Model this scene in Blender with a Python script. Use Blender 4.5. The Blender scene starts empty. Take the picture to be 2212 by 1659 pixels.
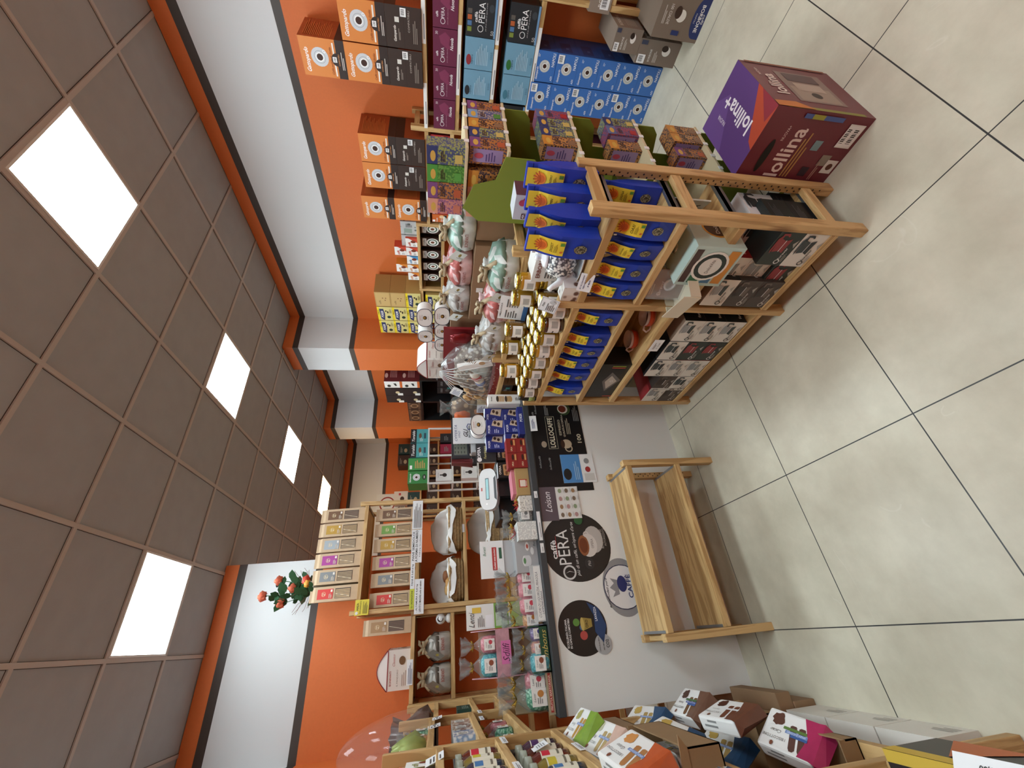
import bpy, bmesh, math, random
from mathutils import Vector, Matrix
random.seed(7)
S = bpy.context.scene
# ---------- camera (photo held sideways: camera rolled by 90 degrees) ----------
YAW, PIT, ROL = 0.5616, -0.1764, 0.0028
EYE = 1.57
fw = Vector((math.sin(YAW)*math.cos(PIT), math.cos(YAW)*math.cos(PIT), math.sin(PIT)))
rt0 = Vector((math.cos(YAW), -math.sin(YAW), 0)); up0 = rt0.cross(fw)
rt = math.cos(ROL)*rt0 + math.sin(ROL)*up0; up = -math.sin(ROL)*rt0 + math.cos(ROL)*up0
cd = bpy.data.cameras.new('camera'); cam = bpy.data.objects.new('camera', cd); S.collection.objects.link(cam)
cd.sensor_fit = 'HORIZONTAL'; cd.sensor_width = 36; cd.lens = 879.8/2212*36; cd.clip_start = 0.02
mx = Matrix((-up, rt, -fw)).transposed().to_4x4(); mx.translation = Vector((0, 0, EYE)); cam.matrix_world = mx
S.camera = cam
S.view_settings.view_transform = 'Standard'; S.view_settings.look = 'None'
S.view_settings.gamma = 1; S.view_settings.use_curve_mapping = False
S.view_settings.exposure = 0.16
LAMP = 25.0          # radiance of the ceiling panels
w = bpy.data.worlds.new('world'); S.world = w; w.use_nodes = True
w.node_tree.nodes['Background'].inputs[0].default_value = (.8, .85, 1, 1)
w.node_tree.nodes['Background'].inputs[1].default_value = 0.3

# ---------- materials ----------
def lin(h):
    h = h.lstrip('#'); o = []
    for i in (0, 2, 4):
        c = int(h[i:i+2], 16)/255; o.append(c/12.92 if c <= .04045 else ((c+.055)/1.055)**2.4)
    return tuple(o)
MC = {}
def mat(h, rough=.6, metal=0, noise=0, scale=30, alpha=1, emit=0, trans=0, coat=0, bump=0):
    k = (h, rough, metal, noise, scale, alpha, emit, trans, coat, bump)
    if k in MC: return MC[k]
    m = bpy.data.materials.new('mat_'+h.lstrip('#')); m.use_nodes = True; nt = m.node_tree; b = nt.nodes['Principled BSDF']
    c = lin(h); b.inputs['Base Color'].default_value = (*c, 1); b.inputs['Roughness'].default_value = rough
    b.inputs['Metallic'].default_value = metal; b.inputs['Alpha'].default_value = alpha
    if trans: b.inputs['Transmission Weight'].default_value = trans; b.inputs['IOR'].default_value = 1.3
    if coat: b.inputs['Coat Weight'].default_value = coat; b.inputs['Coat Roughness'].default_value = .1
    if emit: b.inputs['Emission Color'].default_value = (*c, 1); b.inputs['Emission Strength'].default_value = emit
    if noise or bump:
        tc = nt.nodes.new('ShaderNodeTexCoord'); n = nt.nodes.new('ShaderNodeTexNoise'); n.inputs['Scale'].default_value = scale; n.inputs['Detail'].default_value = 4
        nt.links.new(tc.outputs['Object'], n.inputs['Vector'])
        if noise:
            r = nt.nodes.new('ShaderNodeValToRGB'); nt.links.new(n.outputs['Fac'], r.inputs[0])
            r.color_ramp.elements[0].position = .3; r.color_ramp.elements[1].position = .7
            r.color_ramp.elements[0].color = (*[x*(1-noise) for x in c], 1); r.color_ramp.elements[1].color = (*[min(1, x*(1+noise*.6)) for x in c], 1)
            nt.links.new(r.outputs[0], b.inputs['Base Color'])
        if bump:
            bp = nt.nodes.new('ShaderNodeBump'); bp.inputs['Strength'].default_value = bump; bp.inputs['Distance'].default_value = .02
            nt.links.new(n.outputs['Fac'], bp.inputs['Height']); nt.links.new(bp.outputs[0], b.inputs['Normal'])
    MC[k] = m; return m
def wood(axis, a='#b08b58', b='#cba873', knots=.18):
    k = ('wood', axis, a, b)
    if k in MC: return MC[k]
    m = bpy.data.materials.new('pine_'+axis); m.use_nodes = True; nt = m.node_tree; P = nt.nodes['Principled BSDF']; P.inputs['Roughness'].default_value = .5
    tc = nt.nodes.new('ShaderNodeTexCoord'); mp = nt.nodes.new('ShaderNodeMapping'); nt.links.new(tc.outputs['Object'], mp.inputs[0])
    s = [9, 9, 9]; s['xyz'.index(axis)] = .9; mp.inputs['Scale'].default_value = s
    n = nt.nodes.new('ShaderNodeTexNoise'); n.inputs['Scale'].default_value = 2.4; n.inputs['Detail'].default_value = 5; n.inputs['Distortion'].default_value = .6
    nt.links.new(mp.outputs[0], n.inputs['Vector'])
    ws = nt.nodes.new('ShaderNodeMath'); ws.operation = 'MULTIPLY'; ws.inputs[1].default_value = 17; nt.links.new(n.outputs['Fac'], ws.inputs[0])
    sn = nt.nodes.new('ShaderNodeMath'); sn.operation = 'SINE'; nt.links.new(ws.outputs[0], sn.inputs[0])
    r = nt.nodes.new('ShaderNodeValToRGB'); nt.links.new(sn.outputs[0], r.inputs[0])
    r.color_ramp.elements[0].color = (*lin(a), 1); r.color_ramp.elements[1].color = (*lin(b), 1); r.color_ramp.elements[1].position = .75
    # knots
    mp2 = nt.nodes.new('ShaderNodeMapping'); s2 = [8, 8, 8]; s2['xyz'.index(axis)] = 2.6; mp2.inputs['Scale'].default_value = s2; nt.links.new(tc.outputs['Object'], mp2.inputs[0])
    vo = nt.nodes.new('ShaderNodeTexVoronoi'); vo.inputs['Scale'].default_value = 1.0; nt.links.new(mp2.outputs[0], vo.inputs['Vector'])
    kr = nt.nodes.new('ShaderNodeValToRGB'); kr.color_ramp.elements[0].color = (.35, .22, .12, 1); kr.color_ramp.elements[0].position = .05; kr.color_ramp.elements[1].color = (1, 1, 1, 1); kr.color_ramp.elements[1].position = knots
    nt.links.new(vo.outputs['Distance'], kr.inputs[0])
    mxn = nt.nodes.new('ShaderNodeMix'); mxn.data_type = 'RGBA'; mxn.blend_type = 'MULTIPLY'; mxn.inputs[0].default_value = .8
    nt.links.new(r.outputs[0], mxn.inputs[6]); nt.links.new(kr.outputs[0], mxn.inputs[7]); nt.links.new(mxn.outputs[2], P.inputs['Base Color'])
    MC[k] = m; return m
WX, WY, WZ = wood('x'), wood('y'), wood('z')
def speck(base, dots, scale=60, thr=.5, rough=.45):      # two-tone speckled stuff (tea leaves, candy, foil print)
    k = ('speck', base, dots, scale, thr)
    if k in MC: return MC[k]
    m = bpy.data.materials.new('speckle'); m.use_nodes = True; nt = m.node_tree; P = nt.nodes['Principled BSDF']; P.inputs['Roughness'].default_value = rough
    tc = nt.nodes.new('ShaderNodeTexCoord'); v = nt.nodes.new('ShaderNodeTexVoronoi'); v.inputs['Scale'].default_value = scale
    nt.links.new(tc.outputs['Object'], v.inputs['Vector']); r = nt.nodes.new('ShaderNodeValToRGB'); r.color_ramp.interpolation = 'LINEAR'
    nt.links.new(v.outputs['Distance'], r.inputs[0]); r.color_ramp.elements[0].position = thr*.6; r.color_ramp.elements[1].position = thr
    r.color_ramp.elements[0].color = (*lin(dots), 1); r.color_ramp.elements[1].color = (*lin(base), 1)
    nt.links.new(r.outputs[0], P.inputs['Base Color']); MC[k] = m; return m
def floor_mat():
    m = bpy.data.materials.new('floor_tile'); m.use_nodes = True; nt = m.node_tree; P = nt.nodes['Principled BSDF']
    N = nt.nodes.new; L = nt.links.new
    tc = N('ShaderNodeTexCoord'); sp = N('ShaderNodeSeparateXYZ'); L(tc.outputs['Object'], sp.inputs[0])
    def joint(o, off):
        a = N('ShaderNodeMath'); a.operation = 'ADD'; a.inputs[1].default_value = 60.04-off+.3002; L(o, a.inputs[0])
        b = N('ShaderNodeMath'); b.operation = 'MODULO'; b.inputs[1].default_value = .6004; L(a.outputs[0], b.inputs[0])
        c = N('ShaderNodeMath'); c.operation = 'SUBTRACT'; c.inputs[1].default_value = .3002; L(b.outputs[0], c.inputs[0])
        d = N('ShaderNodeMath'); d.operation = 'ABSOLUTE'; L(c.outputs[0], d.inputs[0])
        e = N('ShaderNodeMath'); e.operation = 'LESS_THAN'; e.inputs[1].default_value = .0021; L(d.outputs[0], e.inputs[0]); return e.outputs[0]
    jx = joint(sp.outputs[0], .5118); jy = joint(sp.outputs[1], 1.5934)
    j = N('ShaderNodeMath'); j.operation = 'MAXIMUM'; L(jx, j.inputs[0]); L(jy, j.inputs[1])
    n1 = N('ShaderNodeTexNoise'); n1.inputs['Scale'].default_value = 2.2; n1.inputs['Detail'].default_value = 8; n1.inputs['Roughness'].default_value = .62; L(tc.outputs['Object'], n1.inputs[0])
    r1 = N('ShaderNodeValToRGB'); L(n1.outputs['Fac'], r1.inputs[0]); r1.color_ramp.elements[0].position = .33; r1.color_ramp.elements[1].position = .68
    r1.color_ramp.elements[0].color = (*lin('#b4ac98'), 1); r1.color_ramp.elements[1].color = (*lin('#d6d0bc'), 1)
    n2 = N('ShaderNodeTexNoise'); n2.inputs['Scale'].default_value = 1.6; n2.inputs['Detail'].default_value = 3; n2.inputs['Distortion'].default_value = 1.4; L(tc.outputs['Object'], n2.inputs[0])
    v = N('ShaderNodeMath'); v.operation = 'SUBTRACT'; v.inputs[1].default_value = .5; L(n2.outputs['Fac'], v.inputs[0])
    va = N('ShaderNodeMath'); va.operation = 'ABSOLUTE'; L(v.outputs[0], va.inputs[0])
    vr = N('ShaderNodeValToRGB'); L(va.outputs[0], vr.inputs[0]); vr.color_ramp.elements[0].color = (.16, .16, .16, 1); vr.color_ramp.elements[1].color = (0, 0, 0, 1); vr.color_ramp.elements[1].position = .004
    n3 = N('ShaderNodeTexNoise'); n3.inputs['Scale'].default_value = 1.1; L(tc.outputs['Object'], n3.inputs[0])
    g = N('ShaderNodeMath'); g.operation = 'GREATER_THAN'; g.inputs[1].default_value = .56; L(n3.outputs['Fac'], g.inputs[0])
    gm = N('ShaderNodeMath'); gm.operation = 'MULTIPLY'; L(g.outputs[0], gm.inputs[0]); L(vr.outputs[0], gm.inputs[1])
    mv = N('ShaderNodeMix'); mv.data_type = 'RGBA'; mv.inputs[7].default_value = (.85, .82, .75, 1); L(gm.outputs[0], mv.inputs[0]); L(r1.outputs[0], mv.inputs[6])
    mj = N('ShaderNodeMix'); mj.data_type = 'RGBA'; mj.inputs[7].default_value = (.03, .03, .03, 1); L(j.outputs[0], mj.inputs[0]); L(mv.outputs[2], mj.inputs[6])
    L(mj.outputs[2], P.inputs['Base Color']); P.inputs['Roughness'].default_value = .34; P.inputs['Specular IOR Level'].default_value = .4
    return m

# ---------- mesh builder ----------
FONT = {}
def glyphs(txt, bold=0, ital=0):
    k = (txt, bold, ital)
    if k in FONT: return FONT[k]
    cu = bpy.data.curves.new('t', 'FONT'); cu.body = txt; cu.size = 1; cu.align_x = 'CENTER'; cu.align_y = 'CENTER'; cu.resolution_u = 2
    cu.offset = .018*bold; cu.shear = .35*ital
    o = bpy.data.objects.new('t', cu); S.collection.objects.link(o); bpy.context.view_layer.update()
    me = bpy.data.meshes.new_from_object(o.evaluated_get(bpy.context.evaluated_depsgraph_get()))
    r = ([v.co.copy() for v in me.vertices], [list(p.vertices) for p in me.polygons])
    xs = [v.x for v in r[0]] or [0]; ys = [v.y for v in r[0]] or [0]
    r = r + ((min(xs), max(xs), min(ys), max(ys)),)
    bpy.data.objects.remove(o); bpy.data.meshes.remove(me); bpy.data.curves.remove(cu); FONT[k] = r; return r
class B:
    def __init__(s): s.v = []; s.f = []; s.m = []; s.mt = []; s.sm = []
    def mi(s, m):
        if isinstance(m, str): m = mat(m)
        if m not in s.mt: s.mt.append(m)
        return s.mt.index(m)
    def add(s, vs, fs, m, smooth=False):
        o = len(s.v); s.v += [Vector(v) for v in vs]; i = s.mi(m)
        for f in fs: s.f.append([o+k for k in f]); s.m.append(i); s.sm.append(smooth)
        return s
    def box(s, x0, x1, y0, y1, z0, z1, m, M=None, faces=None):
        vs = [Vector(p) for p in ((x0,y0,z0),(x1,y0,z0),(x1,y1,z0),(x0,y1,z0),(x0,y0,z1),(x1,y0,z1),(x1,y1,z1),(x0,y1,z1))]
        if M is not None: vs = [M @ v for v in vs]
        fs = dict(b=(0,3,2,1), t=(4,5,6,7), f=(0,1,5,4), r=(1,2,6,5), k=(2,3,7,6), l=(3,0,4,7))
        if faces:
            for k, f in fs.items(): s.add(vs, [f], faces.get(k, m))
            return s
        return s.add(vs, list(fs.values()), m)
    def bbox(s, x0, x1, y0, y1, z0, z1, m, r=.003):       # box with chamfered edges
        bm = bmesh.new(); bmesh.ops.create_cube(bm, size=1)
        for v in bm.verts: v.co = Vector(((x0+x1)/2+v.co.x*(x1-x0), (y0+y1)/2+v.co.y*(y1-y0), (z0+z1)/2+v.co.z*(z1-z0)))
        bmesh.ops.bevel(bm, geom=bm.edges[:], offset=r, segments=2, affect='EDGES', profile=.6)
        bm.verts.index_update(); s.add([v.co for v in bm.verts], [[v.index for v in f.verts] for f in bm.faces], m); bm.free(); return s
    def lathe(s, prof, m, c=(0, 0, 0), seg=20, M=None, sq=(1, 1)):
        vs = []; fs = []
        for r, z in prof:
            for i in range(seg):
                a = 2*math.pi*i/seg; v = Vector((c[0]+r*math.cos(a)*sq[0], c[1]+r*math.sin(a)*sq[1], c[2]+z)); vs.append(M @ v if M is not None else v)
        n = len(prof)
        for j in range(n-1):
            for i in range(seg): fs.append((j*seg+i, j*seg+(i+1) % seg, (j+1)*seg+(i+1) % seg, (j+1)*seg+i))
        if prof[0][0] > 1e-4: fs.append(tuple(range(seg))[::-1])
        if prof[-1][0] > 1e-4: fs.append(tuple((n-1)*seg+i for i in range(seg)))
        return s.add(vs, fs, m, True)
    def tube(s, pts, r, m, seg=8, closed=False):
        pts = [Vector(p) for p in pts]; vs = []; fs = []; n = len(pts); pn = None
        for i, p in enumerate(pts):
            t = (pts[(i+1) % n if closed else min(i+1, n-1)]-pts[(i-1) % n if closed else max(i-1, 0)]).normalized()
            a = pn if pn else (Vector((0, 0, 1)) if abs(t.z) < .9 else Vector((1, 0, 0))); bq = t.cross(a).normalized(); a = bq.cross(t).normalized(); pn = a
            rr = r[i] if isinstance(r, (list, tuple)) else r
            for k in range(seg): th = 2*math.pi*k/seg; vs.append(p+(a*math.cos(th)+bq*math.sin(th))*rr)
        for i in range(n if closed else n-1):
            for k in range(seg): fs.append((i*seg+k, i*seg+(k+1) % seg, ((i+1) % n)*seg+(k+1) % seg, ((i+1) % n)*seg+k))
        if not closed: fs += [tuple(range(seg))[::-1], tuple((n-1)*seg+k for k in range(seg))]
        return s.add(vs, fs, m, True)
    def prism(s, poly, m, o, u, v, n, t, M=None):          # 2D outline extruded by t along n
        o, u, v, n = map(Vector, (o, u, v, n)); k = len(poly)
        vs = [o+u*a+v*b for a, b in poly]+[o+u*a+v*b+n*t for a, b in poly]
        if M is not None: vs = [M @ q for q in vs]
        return s.add(vs, [tuple(range(k))[::-1], tuple(range(k, 2*k))]+[(i, (i+1) % k, k+(i+1) % k, k+i) for i in range(k)], m)
    # --- printed artwork on a flat face: o = lower left corner, u right, v up (unit), n out ---
    def art(s, o, u, v, ops, M=None, W=1, H=1):
        o, u, v = Vector(o), Vector(u), Vector(v); n = u.cross(v); L = 0
        def put(pts, fs, c):
            nonlocal L; L += 1
            q = [o+u*(a*1)+v*b+n*(.0004+.00022*L) for a, b in pts]
            if M is not None: q = [M @ t for t in q]
            s.add(q, fs, c if not isinstance(c, str) else mat(c, .5))
        for op in ops:
            k = op[0]
            if k == 'r': x, y, a, b = op[1]*W, op[2]*H, op[3]*W, op[4]*H; put([(x, y), (x+a, y), (x+a, y+b), (x, y+b)], [(0, 1, 2, 3)], op[5])
            elif k == 'e':
                x, y, a, b = op[1]*W, op[2]*H, op[3]*W, op[4]*W if op[4] == op[3] else op[4]*H
                put([(x+a*math.cos(t*math.pi/10), y+b*math.sin(t*math.pi/10)) for t in range(20)], [tuple(range(20))], op[5])
            elif k == 'p': put([(a*W, b*H) for a, b in op[1]], [tuple(range(len(op[1])))], op[2])
            elif k == 'ring':
                x, y, a, b = op[1]*W, op[2]*H, op[3]*W, op[4]*W; N = 32; put([(x+r*math.cos(t*2*math.pi/N), y+r*math.sin(t*2*math.pi/N)) for r in (a, b) for t in range(N)], [(t, (t+1) % N, N+(t+1) % N, N+t) for t in range(N)], op[5])
            elif k == 't':      # text, cx, cy, max width, max height, colour, bold, italic, flipped
                _, txt, cx, cy, tw, th, c = op[:7]; bo = op[7] if len(op) > 7 else 0; it = op[8] if len(op) > 8 else 0; fl = op[9] if len(op) > 9 else 0
                V, F, (x0, x1, y0, y1) = glyphs(txt, bo, it); sx = tw*W/max(x1-x0, 1e-6); sy = th*H/max(y1-y0, 1e-6)
                k2 = min(sx, sy) if tw*th else max(sx, sy); sx = min(sx, sy*1.25); sy = min(sy, sx*1.25) if sx < sy else sy; g = -1 if fl else 1
                put([(cx*W+g*(p.x-(x0+x1)/2)*sx, cy*H+g*(p.y-(y0+y1)/2)*sy) for p in V], F, c)
            elif k == 'lines':  # x,y,w,h,count,colour : small print
                _, x, y, a, b, c, col = op; hh = b/c
                for i in range(c): ww = a*(.6+.4*((i*37+11) % 10)/10); put([(x*W, (y+i*hh)*H), ((x+ww)*W, (y+i*hh)*H), ((x+ww)*W, (y+i*hh+hh*.45)*H), (x*W, (y+i*hh+hh*.45)*H)], [(0, 1, 2, 3)], col)
            elif k == 'bar':    # barcode sticker
                _, x, y, a, b = op; put([(x*W, y*H), ((x+a)*W, y*H), ((x+a)*W, (y+b)*H), (x*W, (y+b)*H)], [(0, 1, 2, 3)], '#eeeeee')
                P = []; F = []
                for i in range(9):
                    q0 = x+a*(.15+.08*i); q1 = q0+a*(.05 if i % 3 else .025); P += [(q0*W, (y+b*.3)*H), (q1*W, (y+b*.3)*H), (q1*W, (y+b*.85)*H), (q0*W, (y+b*.85)*H)]; F.append(tuple(range(4*i, 4*i+4)))
                put(P, F, '#222222')
        return s
    def mesh(s, name):
        me = bpy.data.meshes.new(name); me.from_pydata([tuple(v) for v in s.v], [], s.f)
        for m in s.mt: me.materials.append(m)
        me.polygons.foreach_set('material_index', s.m); me.polygons.foreach_set('use_smooth', s.sm); me.update(); return me
    def obj(s, name, parent=None, loc=(0, 0, 0), rz=0):
        o = bpy.data.objects.new(name, s.mesh(name)); S.collection.objects.link(o); o.location = loc; o.rotation_euler = (0, 0, rz); o.parent = parent; return o
def tag(o, label, cat, group=None):
    o['label'] = label; o['category'] = cat
    if group: o['group'] = group
    return o
def struct(o): o['kind'] = 'structure'; return o
def empty(name, loc=(0, 0, 0), rz=0, label=None, cat=None, group=None):
    o = bpy.data.objects.new(name, None); S.collection.objects.link(o); o.empty_display_size = .05; o.location = loc; o.rotation_euler = (0, 0, rz)
    if label: tag(o, label, cat, group)
    return o
def dup(src, loc, rz=0, label=None, group=None, rot=None, scale=None):
    """copy of a thing with its parts (and their parts); mesh data shared"""
    def cp(o, par):
        c = o.copy(); S.collection.objects.link(c); c.parent = par
        for ch in list(o.children): cp(ch, c)
        return c
    r = cp(src, None); r.location = loc; r.rotation_euler = rot if rot else (0, 0, rz)
    if scale: r.scale = (scale,)*3 if isinstance(scale, (int, float)) else scale
    if label: r['label'] = label
    if group: r['group'] = group
    return r
PROTO = []
CATS = dict(wrapped_cake='cake', cake_case='cake case', candy_bag='sweets bag', tea_bag='tea bag', honey_jar='jar', breadstick_bag='breadstick bag', biscuit_pack='biscuit packet', juice_jar='jar')
def proto(o): o['category'] = CATS[o.name.split('.')[0]]; PROTO.append(o); return o       # prototypes are removed at the end
ORD = ['first', 'second', 'third', 'fourth', 'fifth', 'sixth', 'seventh', 'eighth', 'ninth', 'tenth', 'eleventh', 'twelfth', 'thirteenth', 'fourteenth']
RW = -math.pi/2       # facing -X (goods on the right wall and on the island)
# ================= the room =================
OR, DK, WH = mat('#d06c30', .6, 0, .03, 60), mat('#3d322b', .5), mat('#d4d6d7', .6)
CZ = 3.414
def wall(name, x0, x1, y0, y1):
    b = B()
    for z0, z1, m in ((0, 2.603, OR), (2.603, 2.663, DK), (2.663, 3.240, WH), (3.240, 3.305, DK), (3.305, CZ, OR)): b.box(x0, x1, y0, y1, z0, z1, m)
    return struct(b.obj(name))
wall('wall_right', 3.65, 3.85, -2.6, 8.3)
wall('wall_right_near_pilaster', 3.16, 3.65, 4.22, 4.69)
wall('wall_right_far_pilaster', 3.12, 3.65, 6.31, 6.75)
wall('wall_back', -.86, 3.65, 8.14, 8.34)
wall('wall_left', -.86, -.66, -2.6, 8.14)
wall('wall_partition', -.66, .755, 4.225, 4.40)
wall('wall_front', -.66, 3.65, -2.8, -2.6)
struct(B().box(-.9, 3.9, -2.8, 8.4, -.12, 0, floor_mat()).obj('floor'))
ct = mat('#a0a2a2', .9, 0, .04, 9)
cb = B(); cb.box(-.9, 3.9, -2.8, 8.4, CZ+.006, CZ+.12, ct)
ceil = struct(cb.obj('ceiling'))
gr = B(); gm = mat('#b5aca3', .5); gs = mat('#3a332d', .8)  # gs: dark strips that paint a shadow line along each grid bar
for i in range(-8, 3):
    x = 3.0887+.6*i
    if -.66 < x < 3.65: gr.box(x-.012, x+.012, -2.6, 8.14, CZ-.004, CZ+.008, gm); gr.box(x-.0145, x+.0145, -2.6, 8.14, CZ+.0045, CZ+.0085, gs)
for j in range(-7, 12):
    y = 1.2774+.6*j; gr.box(-.66, 3.65, y-.012, y+.012, CZ-.0035, CZ+.008, gm); gr.box(-.66, 3.65, y-.0145, y+.0145, CZ+.0045, CZ+.0085, gs)
g_ = gr.obj('ceiling_grid', ceil); g_['label'] = 'pale metal grid between the ceiling tiles, with painted shadow lines'
# ceiling lamps
def lamp(x, y, col, label, k=1):
    t = empty('ceiling_light', (x, y, CZ), 0, label, 'ceiling light', 'square light panels in the ceiling')
    f = B()
    for a in ((-.288, .288, -.288, -.276), (-.288, .288, .276, .288), (-.288, -.276, -.276, .276), (.276, .288, -.276, .276)): f.box(*a, -.006, .004, mat('#d8d8d4', .4))
    f.obj('frame', t); B().box(-.276, .276, -.276, .276, -.003, .004, mat(col, .5, 0, 0, 30, 1, LAMP*k)).obj('diffuser', t)
names = {(0, 0): 'square ceiling light panel nearest the camera, on the right', (0, 1): 'second white light panel along the right-hand row, beside the first wall pilaster',
 (0, 2): 'third white light panel along the right-hand row', (0, 3): 'warm yellowish light panel farthest back, partly hidden by the bread shelf', (1, 1): 'square ceiling light panel over the counter on the left, near the white wall'}
for c, x in ((0, 2.19), (1, .39)):
    for r in range(-2, 4):
        if c == 1 and r == 3: continue
        lamp(x, 1.577+1.8*r, '#ffd9a0' if (c, r) == (0, 3) else '#e6f5fa', names.get((c, r), 'square ceiling light panel %s, %s row' % (['two bays behind the camera', 'one bay behind the camera', 'level with the camera', '', 'behind the partition', ''][r+2], ['right', 'left'][c])), .55 if r == 3 else .85 if c == 1 else 1)

# ================= slatted pine shelving =================
def shelving(name, label, loc, rz, xs, D, H, shelves, holes=(), T=.030, rungs=(.13, .7), heights=None, group=None):
    t = empty(name, loc, rz, label, 'shelving unit', group)
    for i, x in enumerate(xs):
        h = heights[i] if heights else H
        for back in (0, 1):
            y0 = D-.044 if back else 0
            b = B(); b.bbox(x-.017, x+.017, y0, y0+.044, 0, h, WZ, .003)
            if back and i in holes:
                ops = []; z = .06; k = 0
                while z < h-.03: ops.append(('e', (.011 if k % 2 else .023), z, .0035, .0035, '#1c130c')); z += .016; k += 1
                b.art((x-.017, y0, 0), (1, 0, 0), (0, 0, 1), ops)
            b.obj('post', t)
        for rz_ in list(rungs)+[h-.045]:
            if rz_ < h: B().bbox(x-.011, x+.011, .044, D-.044, rz_-.02, rz_+.02, WY, .003).obj('crossbar', t)
    for i, z in shelves:
        a, c = xs[i]+.018, xs[i+1]-.018
        b = B(); b.box(a, c, .004, D-.004, z-.018, z, WX); b.bbox(a, c, 0, .02, z-T, z-.0005, WX, .002); b.box(a, c, D-.02, D, z-T, z-.0005, WX)
        s = b.obj('shelf_board', t)
        m = mat('#9aa0a6', .35, .8)
        for q0, q1 in ((a, a+.012), (c-.012, c)): B().box(q0, q1, .02, D-.02, z-.03, z+.001, m).obj('metal_bracket', s)
    return t
# island (front unit) - front plane x = 1.155
isl = shelving('shelving_unit', 'low pine shelving unit with blue tea bags and coffee pot boxes, mid shop', (1.155, 2.06, 0), RW, [0, .844, 1.285], .30, 1.08,
    [(0, 1.012), (0, .76), (0, .55), (0, .125), (1, 1.005), (1, .75), (1, .52), (1, .13)], holes=(2,))
isb = shelving('shelving_unit', 'pine shelving unit behind the low island unit, holding wrapped cakes and a gift basket', (1.485, 2.95, 0), RW, [0, .86, 1.71], .29, 1.24,
    [(0, 1.165), (1, 1.185), (0, .8), (1, .8), (0, .4), (1, .4)])
rws = shelving('shelving_unit', 'long pine shelving unit along the orange right wall', (3.345, 4.19, 0), RW, [0, .83, 1.67, 2.53, 3.39, 4.25], .30, 1.79,
    [(0, 1.78), (0, 1.56), (0, 1.2), (0, .8), (1, 1.788), (1, 1.555), (1, 1.2), (1, .8), (2, 1.689), (2, 1.492), (2, 1.26), (2, .9), (3, 1.689), (3, 1.46), (3, 1.215), (3, .94), (4, 1.689), (4, 1.3), (4, .9), (4, .5)], holes=(2,), rungs=(.2, .9))
bench = shelving('shelving_unit', 'small two-tier empty pine shelf standing in front of the white counter', (-.072, 2.045, 0), 0, [0, .84], .275, .555, [(0, .54), (0, .245)], holes=(0, 1), rungs=())
brs = shelving('shelving_unit', 'tall pine bread shelf behind the counter, with breadsticks and bread baskets', (.265, 3.80, 0), 0, [0, .86], .40, 2.26,
    [(0, 2.215), (0, 1.765), (0, 1.36), (0, .95), (0, .5)])
lbs = shelving('shelving_unit', 'short pine shelving bay left of the tall bread shelf, with cakes on it', (-.372, 3.84, 0), 0, [0, .60], .38, 1.79, [(0, 1.785), (0, 1.475), (0, 1.0), (0, .5)])
lws = shelving('shelving_unit', 'long pine shelving unit along the left wall with sweets and juices', (-.355, -.35, 0), math.pi/2, [0, .86, 1.60, 2.58, 3.40, 4.12], .30, 1.79,
    [(4, 1.6), (4, 1.36), (4, 1.17), (3, 1.62), (3, 1.40), (3, 1.20), (2, 1.58), (2, 1.34), (2, 1.10), (2, .80), (2, .36), (1, .9), (1, .45)], rungs=(.2, .9), holes=())

# ================= counter =================
cn = empty('sales_counter', (.4, 2.36, 0), 0, 'white sales counter with a dark grey worktop edge, stickers on its front', 'counter')
cn.location = (0, 0, 0)
B().box(-.34, 1.46, 2.36, 2.95, 0, .985, mat('#e3e5e3', .45)).obj('cabinet', cn)
B().bbox(-.34, 1.47, 2.345, 2.97, .985, 1.022, mat('#3b3f43', .45), .003).obj('worktop', cn)
# ================= printed cartons =================
CM = {}
def carton(key, w, d, h, col, front=(), right=(), left=(), top=(), sidecol=None, topcol=None, frontcol=None):
    if key in CM: return CM[key]
    b = B(); fc = {}
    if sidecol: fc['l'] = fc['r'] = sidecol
    if topcol: fc['t'] = topcol
    if frontcol: fc['f'] = frontcol
    b.box(-w/2, w/2, -d/2, d/2, 0, h, mat(col, .5) if isinstance(col, str) else col, faces={k: (mat(v, .5) if isinstance(v, str) else v) for k, v in fc.items()} or None)
    b.art((-w/2, -d/2, 0), (1, 0, 0), (0, 0, 1), front, W=w, H=h)
    b.art((w/2, -d/2, 0), (0, 1, 0), (0, 0, 1), right, W=d, H=h)
    b.art((-w/2, d/2, 0), (0, -1, 0), (0, 0, 1), left, W=d, H=h)
    b.art((-w/2, -d/2, h), (1, 0, 0), (0, 1, 0), top, W=w, H=d)
    CM[key] = b.mesh(key); return CM[key]
def put(name, me, x, y, z, rz, label, cat, group=None, rx=0, ry=0):
    o = bpy.data.objects.new(name, me); S.collection.objects.link(o); o.location = (x, y, z)
    o.rotation_euler = (rx, ry, rz); return tag(o, label, cat, group)
def cup(x, y, r, c='#c9ccd0', k='#3a1d10'): return [('e', x, y, r, r, c), ('ring', x, y, r*.62, r*.66, '#8e9297'), ('e', x, y, r*.48, r*.48, '#f0f0f0'), ('e', x, y, r*.36, r*.36, k), ('ring', x+r*.62, y-r*.45, r*.1, r*.17, '#f2f2f2')]
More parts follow.
